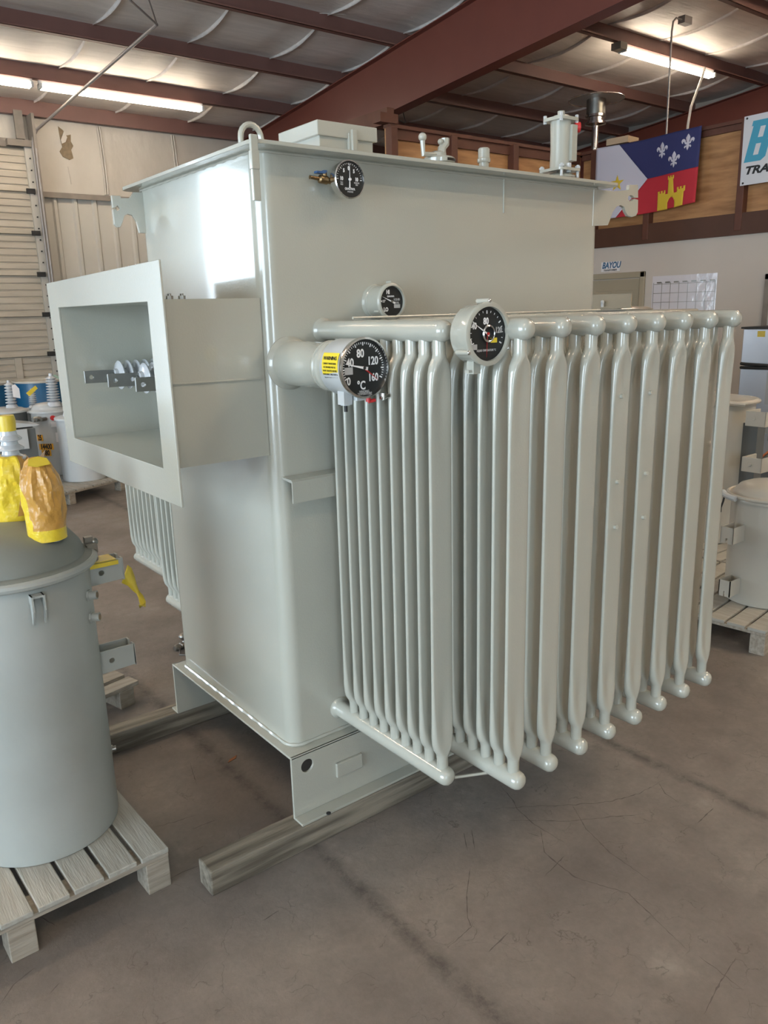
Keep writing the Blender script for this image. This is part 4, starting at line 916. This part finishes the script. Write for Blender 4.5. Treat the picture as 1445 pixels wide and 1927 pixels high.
for k in range(10):
    a = PI / 2 + PI * k / 5; r_ = .078 if k % 2 == 0 else .031; star.append((.235 + r_ * .9 * math.cos(a), .475 + r_ * 1.5 * math.sin(a)))
flag_piece('gold_star', star, M['fy'], .002)
def lily(cu, cv, s):
    R_ = [(0, .50), (.07, .40), (.12, .30), (.10, .18), (.05, .06), (.10, .08), (.14, .20), (.22, .27), (.31, .26), (.36, .16), (.33, .06), (.26, .02), (.27, .10), (.22, .12), (.18, .05), (.16, -.02), (.07, -.04), (.07, -.09), (.17, -.10), (.20, -.18), (.15, -.24), (.11, -.18), (.08, -.14), (.05, -.26), (0, -.36)]
    pts = R_ + [(-x, y) for x, y in R_[-2:0:-1]]
    return [(cu + x * s * .72, cv + y * s * 1.2) for x, y in pts]
for cu, cv in ((.668, .785), (.897, .81), (.785, .625)): flag_piece('white_lily', lily(cu, cv, .21), M['fw'], .002)
cas = [(.575, .06), (.575, .38), (.60, .38), (.60, .34), (.615, .34), (.615, .38), (.635, .38), (.635, .34), (.65, .34), (.65, .38), (.67, .38), (.67, .31), (.70, .31), (.705, .54), (.695, .54), (.695, .60), (.71, .60), (.71, .57), (.722, .57), (.722, .60), (.738, .60), (.738, .57), (.75, .57), (.75, .60), (.768, .60), (.768, .54), (.76, .54), (.775, .30), (.81, .30), (.81, .38), (.83, .38), (.83, .34), (.845, .34), (.845, .38), (.865, .38), (.865, .34), (.88, .34), (.88, .38), (.905, .38), (.905, .30), (.89, .28), (.885, .06), (.785, .05), (.785, .16), (.77, .22), (.745, .245), (.72, .22), (.70, .16), (.70, .05)]
cas = [(.905 + (u - .905) * .80, .0 + (v - .06) * .80 + .005) for u, v in cas]
flag_piece('gold_castle', cas, M['fy'], .002)
# banner
Bn = thing('banner', 'white vinyl banner with blue lettering, cut by the right edge of the photo', 'banner', (XO - .07, 2.0, 3.07))
MB().prism([(3.19, 3.08), (3.20, 3.835), (-.1, 3.86), (-.1, 3.10)], .003, TF_YZ(XO - .056)).build('banner_sheet', M['banner'], Bn, smooth=False)
def slant(pts): return [(3.165 - (u * 1.0 + v * .22), 3.33 + v) for u, v in pts]
MB().prism(slant([(0, 0), (.20, 0), (.245, .04), (.245, .19), (.215, .225), (.245, .26), (.245, .40), (.20, .44), (-.02, .44), (-.02, .385), (0, .385)]), .001, TF_YZ(XO - .0592), holes=[slant([(.09, .07), (.15, .07), (.15, .19), (.09, .19)]), slant([(.09, .255), (.15, .255), (.15, .37), (.09, .37)])]).build('banner_letter_b', M['bluetxt'], Bn, smooth=False)
text('banner_lettering', 'AYOU', .62, (XO - .0605, 2.86, 3.55), '-X', M['bluetxt'], Bn, shear=.22, bold=.018, sx=.55, align='LEFT')
text('banner_lettering', 'TRANSFORMER', .118, (XO - .0605, 3.15, 3.235), '-X', M['dark'], Bn, shear=.25, bold=.005, sx=1.3, align='LEFT')
for y, z in ((3.165, 3.81), (3.155, 3.105)): MB().cyl((XO - .059, y, z), (XO - .063, y, z), .012, n=12).build('grommet', M['dark'], Bn)
# small sign
S_ = thing('shop_sign', 'small white sign with slanted navy letters above the office door', 'sign', (XO, 5.0, 2.2))
MB().box((XO - .006, 4.87, 2.205), (XO, 5.18, 2.335)).build('sign_board', M['paper'], S_, smooth=False)
text('sign_lettering', 'BAYOU', .115, (XO - .0065, 5.015, 2.285), '-X', M['navytxt'], S_, shear=.25, bold=.004, sx=.78)
text('sign_lettering', 'TRANSFORMER', .034, (XO - .0065, 5.03, 2.222), '-X', M['dark'], S_, shear=.2, bold=.001, sx=.95)
# planner
Pn = thing('wall_planner', 'large white wall planner with a ruled grid, between the office door and the fridge', 'calendar', (XO, 3.9, 1.4))
MB().box((XO - .006, 3.42, 1.40), (XO, 4.34, 2.105)).build('sheet', M['film'], Pn, smooth=False)
b = MB()
for k in range(8): y = 4.32 - .88 * k / 7; b.box((XO - .008, y - .003, 1.42), (XO - .006, y + .003, 2.02))
for k in range(6): z = 2.0 - .116 * k; b.box((XO - .008, 3.44, z - .003), (XO - .006, 4.32, z + .003))
b.build('grid_lines', M['dark'] if 0 else M['steel'], Pn, smooth=False)
b = MB()
for k in range(7): y = 4.30 - .88 * (k + .5) / 7; b.box((XO - .0085, y - .035, 2.012), (XO - .006, y + .035, 2.03))
b.build('day_headings', M['steel'], Pn, smooth=False)
# fridge
R_ = thing('refrigerator', 'stainless top-freezer refrigerator with a yellow note, against the office wall', 'refrigerator', (7.6, 1.9, 0))
MB().box((7.1, 1.55, .03), (7.75, 2.30, 1.46)).build('cabinet', M['white'], R_, smooth=False, bevel=.01)
MB().box((7.03, 1.55, 1.10), (7.095, 2.30, 1.475)).build('freezer_door', M['silver'], R_, smooth=False, bevel=.012)
MB().box((7.03, 1.55, .06), (7.095, 2.30, 1.075)).build('fridge_door', M['silver'], R_, smooth=False, bevel=.012)
MB().box((7.025, 1.54, 1.472), (7.76, 2.32, 1.49)).build('top_trim', M['dark'], R_, smooth=False)
MB().tube([(7.02, 2.285, 1.112), (6.99, 2.22, 1.108), (6.985, 1.9, 1.10), (7.02, 1.6, 1.10)], .016, 8).tube([(7.02, 2.285, 1.07), (6.99, 2.22, 1.072), (6.985, 1.9, 1.076), (7.02, 1.6, 1.07)], .016, 8).build('handle', M['dark'], R_)
MB().box((7.027, 2.06, 1.39), (7.03, 2.14, 1.45)).build('sticky_note', M['tape'], R_, smooth=False)
MB().box((7.027, 1.75, .70), (7.03, 2.0, 1.03)).build('notice', M['grayw'], R_, smooth=False)
# box on top of parapet, patio heater
o = MB().box((XO - .09, 4.80, 3.80), (XO + .19, 5.12, 3.88), rot=.1).build('cardboard_box', M['card'], smooth=False); o.location.z = 3.832; tag(o, 'flat cardboard box lying on top of the plywood parapet', 'box')
H = thing('patio_heater', 'stainless patio heater with a wide round reflector, standing in the loft', 'heater', (9.3, 6.08, 2.75))
hx, hy = 9.3, 6.08
MB().lathe([(.405, .0), (.40, .012), (.25, .05), (.06, .07), (0, .075)], (hx, hy, 4.72), n=48).build('reflector', M['brushed'], H)
MB().tube([(hx + .402 * math.cos(a), hy + .402 * math.sin(a), 4.722) for a in [2 * PI * q / 64 for q in range(64)]], .010, 8, True).build('reflector_rim', M['chrome'], H)
MB().lathe([(.14, .0), (.14, .22)], (hx, hy, 4.50), n=32).build('emitter', M['steel'], H)
MB().lathe([(.05, 0), (.05, .05), (.155, .07), (.155, .10), (.12, .11), (.12, .16), (.15, .17), (.15, .2)], (hx, hy, 4.31), n=32).build('burner_head', M['chrome'], H)
MB().lathe([(.032, 0), (.032, 1.3), (.05, 1.3), (.05, 1.57)], (hx, hy, 2.75), n=24).build('post', M['chrome'], H)
MB().lathe([(.24, 0), (.24, .75), (.2, .8), (0, .8)], (hx, hy, 2.75), n=32).build('base', M['chrome'], H)

# ================================================================== things beyond the radiators at right
RG = 'grey transformers on the right'
t1 = pole_can('pole_transformer', 'squat light grey transformer with red capped ports, nearest on the right pallet', (3.02, -.09), .205, .14, .72, M['cream'], M['cream'], RG, dome=.085)
MB().tube([(3.02 + .222 * math.cos(a), -.09 + .222 * math.sin(a), .732) for a in [2 * PI * q / 60 for q in range(60)]], .011, 8, True).build('clamp_ring', M['cream'], t1)
MB().tube([(2.84, .10, .735), (2.81, .05, .73), (2.80, -.0, .725)], .016, 8).sphere((2.83, .09, .74), .018).build('clamp_bolt', M['white'], t1)
def ybr(par, x, y0, y1, z0, z1, m, nm='mounting_bracket', L=.09):
    b = MB().box((x, y0, z0), (x + L, y0 + .005, z1)).box((x, y1 - .005, z0), (x + L, y1, z1)).prism([(y0, z1), (y1, z1), (y1, z0), (y1 - .028, z0), (y1 - .03, z0 + .03), (y0 + .03, z0 + .03), (y0 + .028, z0), (y0, z0)], .005, TF_YZ(x + .005)); return b.build(nm, m, par, smooth=False)
ybr(t1, 2.70, -.055, .015, .50, .59, M['cream'], L=.13); ybr(t1, 2.715, -.055, .01, .20, .29, M['cream'], L=.13)
for z in (.60, .545):
    a = math.radians(222); MB().cyl((3.02 + .2 * math.cos(a), -.09 + .2 * math.sin(a), z), (3.02 + .235 * math.cos(a), -.09 + .235 * math.sin(a), z), .014).build('bushing_port', M['white'], t1)
    MB().cyl((3.02 + .235 * math.cos(a), -.09 + .235 * math.sin(a), z), (3.02 + .238 * math.cos(a), -.09 + .238 * math.sin(a), z), .010).build('red_cap', M['red'], t1)
MB().tube([(2.83, .08, .73), (2.80, .07, .70), (2.79, .075, .665), (2.80, .08, .64)], .005, 6).build('lead_wire', M['dark'], t1)
shed_bushing(t1, (2.98, -.22), .76, .028, .14, 4)
pr = pallet('pallet', 'wooden pallet under the squat grey transformer at the right edge', (2.56, -.34), -1.45, 9, .09, .105, .95, zt=.14)
t2 = pole_can('pole_transformer', 'tall cream grey transformer behind the last radiator, in front of the fridge', (3.95, .80), .25, .14, 1.10, M['cream'], M['cream'], RG, dome=.03)
MB().tube([(3.95 + .267 * math.cos(a), .80 + .267 * math.sin(a), 1.10) for a in [2 * PI * q / 60 for q in range(60)]], .013, 8, True).build('clamp_ring', M['cream'], t2)
for z in (.98, .685): 
    b = MB().box((3.70, .325, z), (3.705, .455, z + .095)).box((3.705, .44, z), (3.86, .455, z + .095)).box((3.70, .325, z), (3.80, .33, z + .095)).cyl((3.695, .40, z + .048), (3.70, .40, z + .048), .011); b.build('mounting_bracket', M['cream'], t2, smooth=False, bevel=.002)
MB().tube([(3.72, .66, 1.13), (3.74, .58, 1.11), (3.80, .52, 1.10)], .016, 8).build('clamp_bolt', M['cream'], t2)
MB().box((3.88, .46, .2), (3.98, .56, .97)).build('shaded_panel', M['darkbox'], t2, smooth=False)  # dark strip standing for a shaded panel beside the body
pallet('pallet', 'pallet under the tall cream grey transformer, mostly hidden by the radiators', (3.45, .2), -1.57, 10, .09, .105, 1.0, zt=.14)
t3 = thing('copper_coil_rack', 'dark machine parts with copper wire at the right edge, below the fridge', 'machine parts', (4.9, .62, 0))
MB().box((4.7, .30, 0), (5.3, 1.0, .55)).build('frame', M['darkbox'], t3, smooth=False, bevel=.01)
b = MB()
for k in range(5): b.cyl((4.75, .78 - .09 * k, .55), (4.75, .78 - .09 * k, .78), .02).cyl((4.75, .78 - .09 * k, .72), (4.75, .78 - .09 * k, .76), .035, n=8)
b.box((4.7, .35, .78), (5.1, .85, .86)); b.build('terminal_block', M['steel'], t3, smooth=False)
b = MB()
for k in range(4): b.tube([(4.685, .85 - .05 * k, .56), (4.66, .75 - .05 * k, .66), (4.68, .62 - .05 * k, .58), (4.72, .5 - .05 * k, .56)], .010, 6)
b.build('copper_wire', M['copper'], t3)
o = MB().box((4.60, .55, .40), (4.69, .95, .405), rot=.2).box((4.6, .6, .406), (4.68, .9, .412), rot=-.1).build('paper_sheets', M['paper'], smooth=False); o.location.z = .562; o.location.x -= .0; tag(o, 'white papers lying by the copper wires at the right edge', 'paper')
# boxy transformer behind the tank, in front of the office door
t4 = thing('cabinet_transformer', 'beige transformer with an upright plate on top, in front of the office door', 'transformer', (5.2, 2.4, 0))
MB().box((4.95, 1.9, .14), (5.5, 2.9, 1.70)).build('body', M['cream'], t4, smooth=False, bevel=.02)
MB().box((4.93, 2.22, 1.72), (4.945, 2.75, 1.845)).build('upright_plate', M['doorp'], t4, smooth=False)
MB().lathe([(.25, 0), (.26, .01), (.2, .03), (0, .035)], (5.15, 2.45, 1.70)).build('lid', M['cream'], t4)
MB().cyl((4.90, 2.50, 1.735), (4.90, 2.50, 1.775), .014).sphere((4.90, 2.50, 1.778), .018).build('knob', M['white'], t4)
t5 = thing('wooden_skid', 'wooden skid under the beige transformer by the office door', 'skid', (5.2, 2.4, 0))
MB().box((4.9, 1.85, .10), (5.55, 2.95, .14)).build('deck_board', M['wood'], t5, smooth=False)
for xx in (4.92, 5.45): MB().box((xx, 1.9, 0), (xx + .08, 2.9, .10)).build('block', M['wood'], t5, smooth=False)
# floor debris
b = MB().lathe([(.012, 0), (.018, .01), (.018, .03), (.012, .035), (.018, .04), (.018, .055), (.012, .06), (.02, .065), (.02, .09)], (.30, 1.72, .02), (1, .3, 0), 14); b.tube([(.33, 1.72, .02), (.30, 1.66, .005), (.34, 1.62, .005), (.38, 1.66, .005), (.40, 1.72, .005)], .004, 5).sphere((.41, 1.85, .02), .03, (1, .8, .6)); o = b.build('valve_fitting', M['steel']); tag(o, 'small ribbed metal fitting with a chain on the floor behind the tank', 'fitting')
o = MB().prism([(-.03, 0), (-.01, .008), (.03, .004), (.01, -.008)], .002, TF_XY(.001) @ Matrix.Translation((.06, .55, 0)) @ Matrix.Rotation(.4, 4, 'Z')).build('dry_leaf', M['leaf'], smooth=False); o.location = (.043, .565, .0005); tag(o, 'small reddish dry leaf on the floor under the tank', 'leaf')

# ================================================================== daylight
w = D.worlds.new('sky'); SC.world = w; w.use_nodes = True; nt = w.node_tree; bg = nt.nodes['Background']
bg.inputs[0].default_value = (.72, .87, 1.0, 1); bg.inputs[1].default_value = 13.0
def portal(name, loc, rot, sx, sy):
    l = D.lights.new(name, 'AREA'); l.shape = 'RECTANGLE'; l.size = sx; l.size_y = sy; l.cycles.is_portal = True
    o = D.objects.new(name, l); COL.objects.link(o); o.location = loc; o.rotation_euler = rot
portal('sky_portal_back', ((OX0 + OX1) / 2, 11.5, OZ / 2), (-PI / 2, 0, 0), OX1 - OX0, OZ)
portal('sky_portal_left', (XL - .15, -2.0, 2.1), (0, -PI / 2, 0), 4.2, 8.0)
portal('sky_portal_front', (-4.8, YB - .15, 1.8), (PI / 2, 0, 0), 2.4, 3.6)
vs_ = SC.view_settings; vs_.view_transform = 'Standard'; vs_.look = 'None'; vs_.gamma = 1; vs_.use_curve_mapping = False; vs_.exposure = -.17
SC.display_settings.display_device = 'sRGB'
SC.cycles.max_bounces = 8; SC.cycles.diffuse_bounces = 5; SC.cycles.glossy_bounces = 4
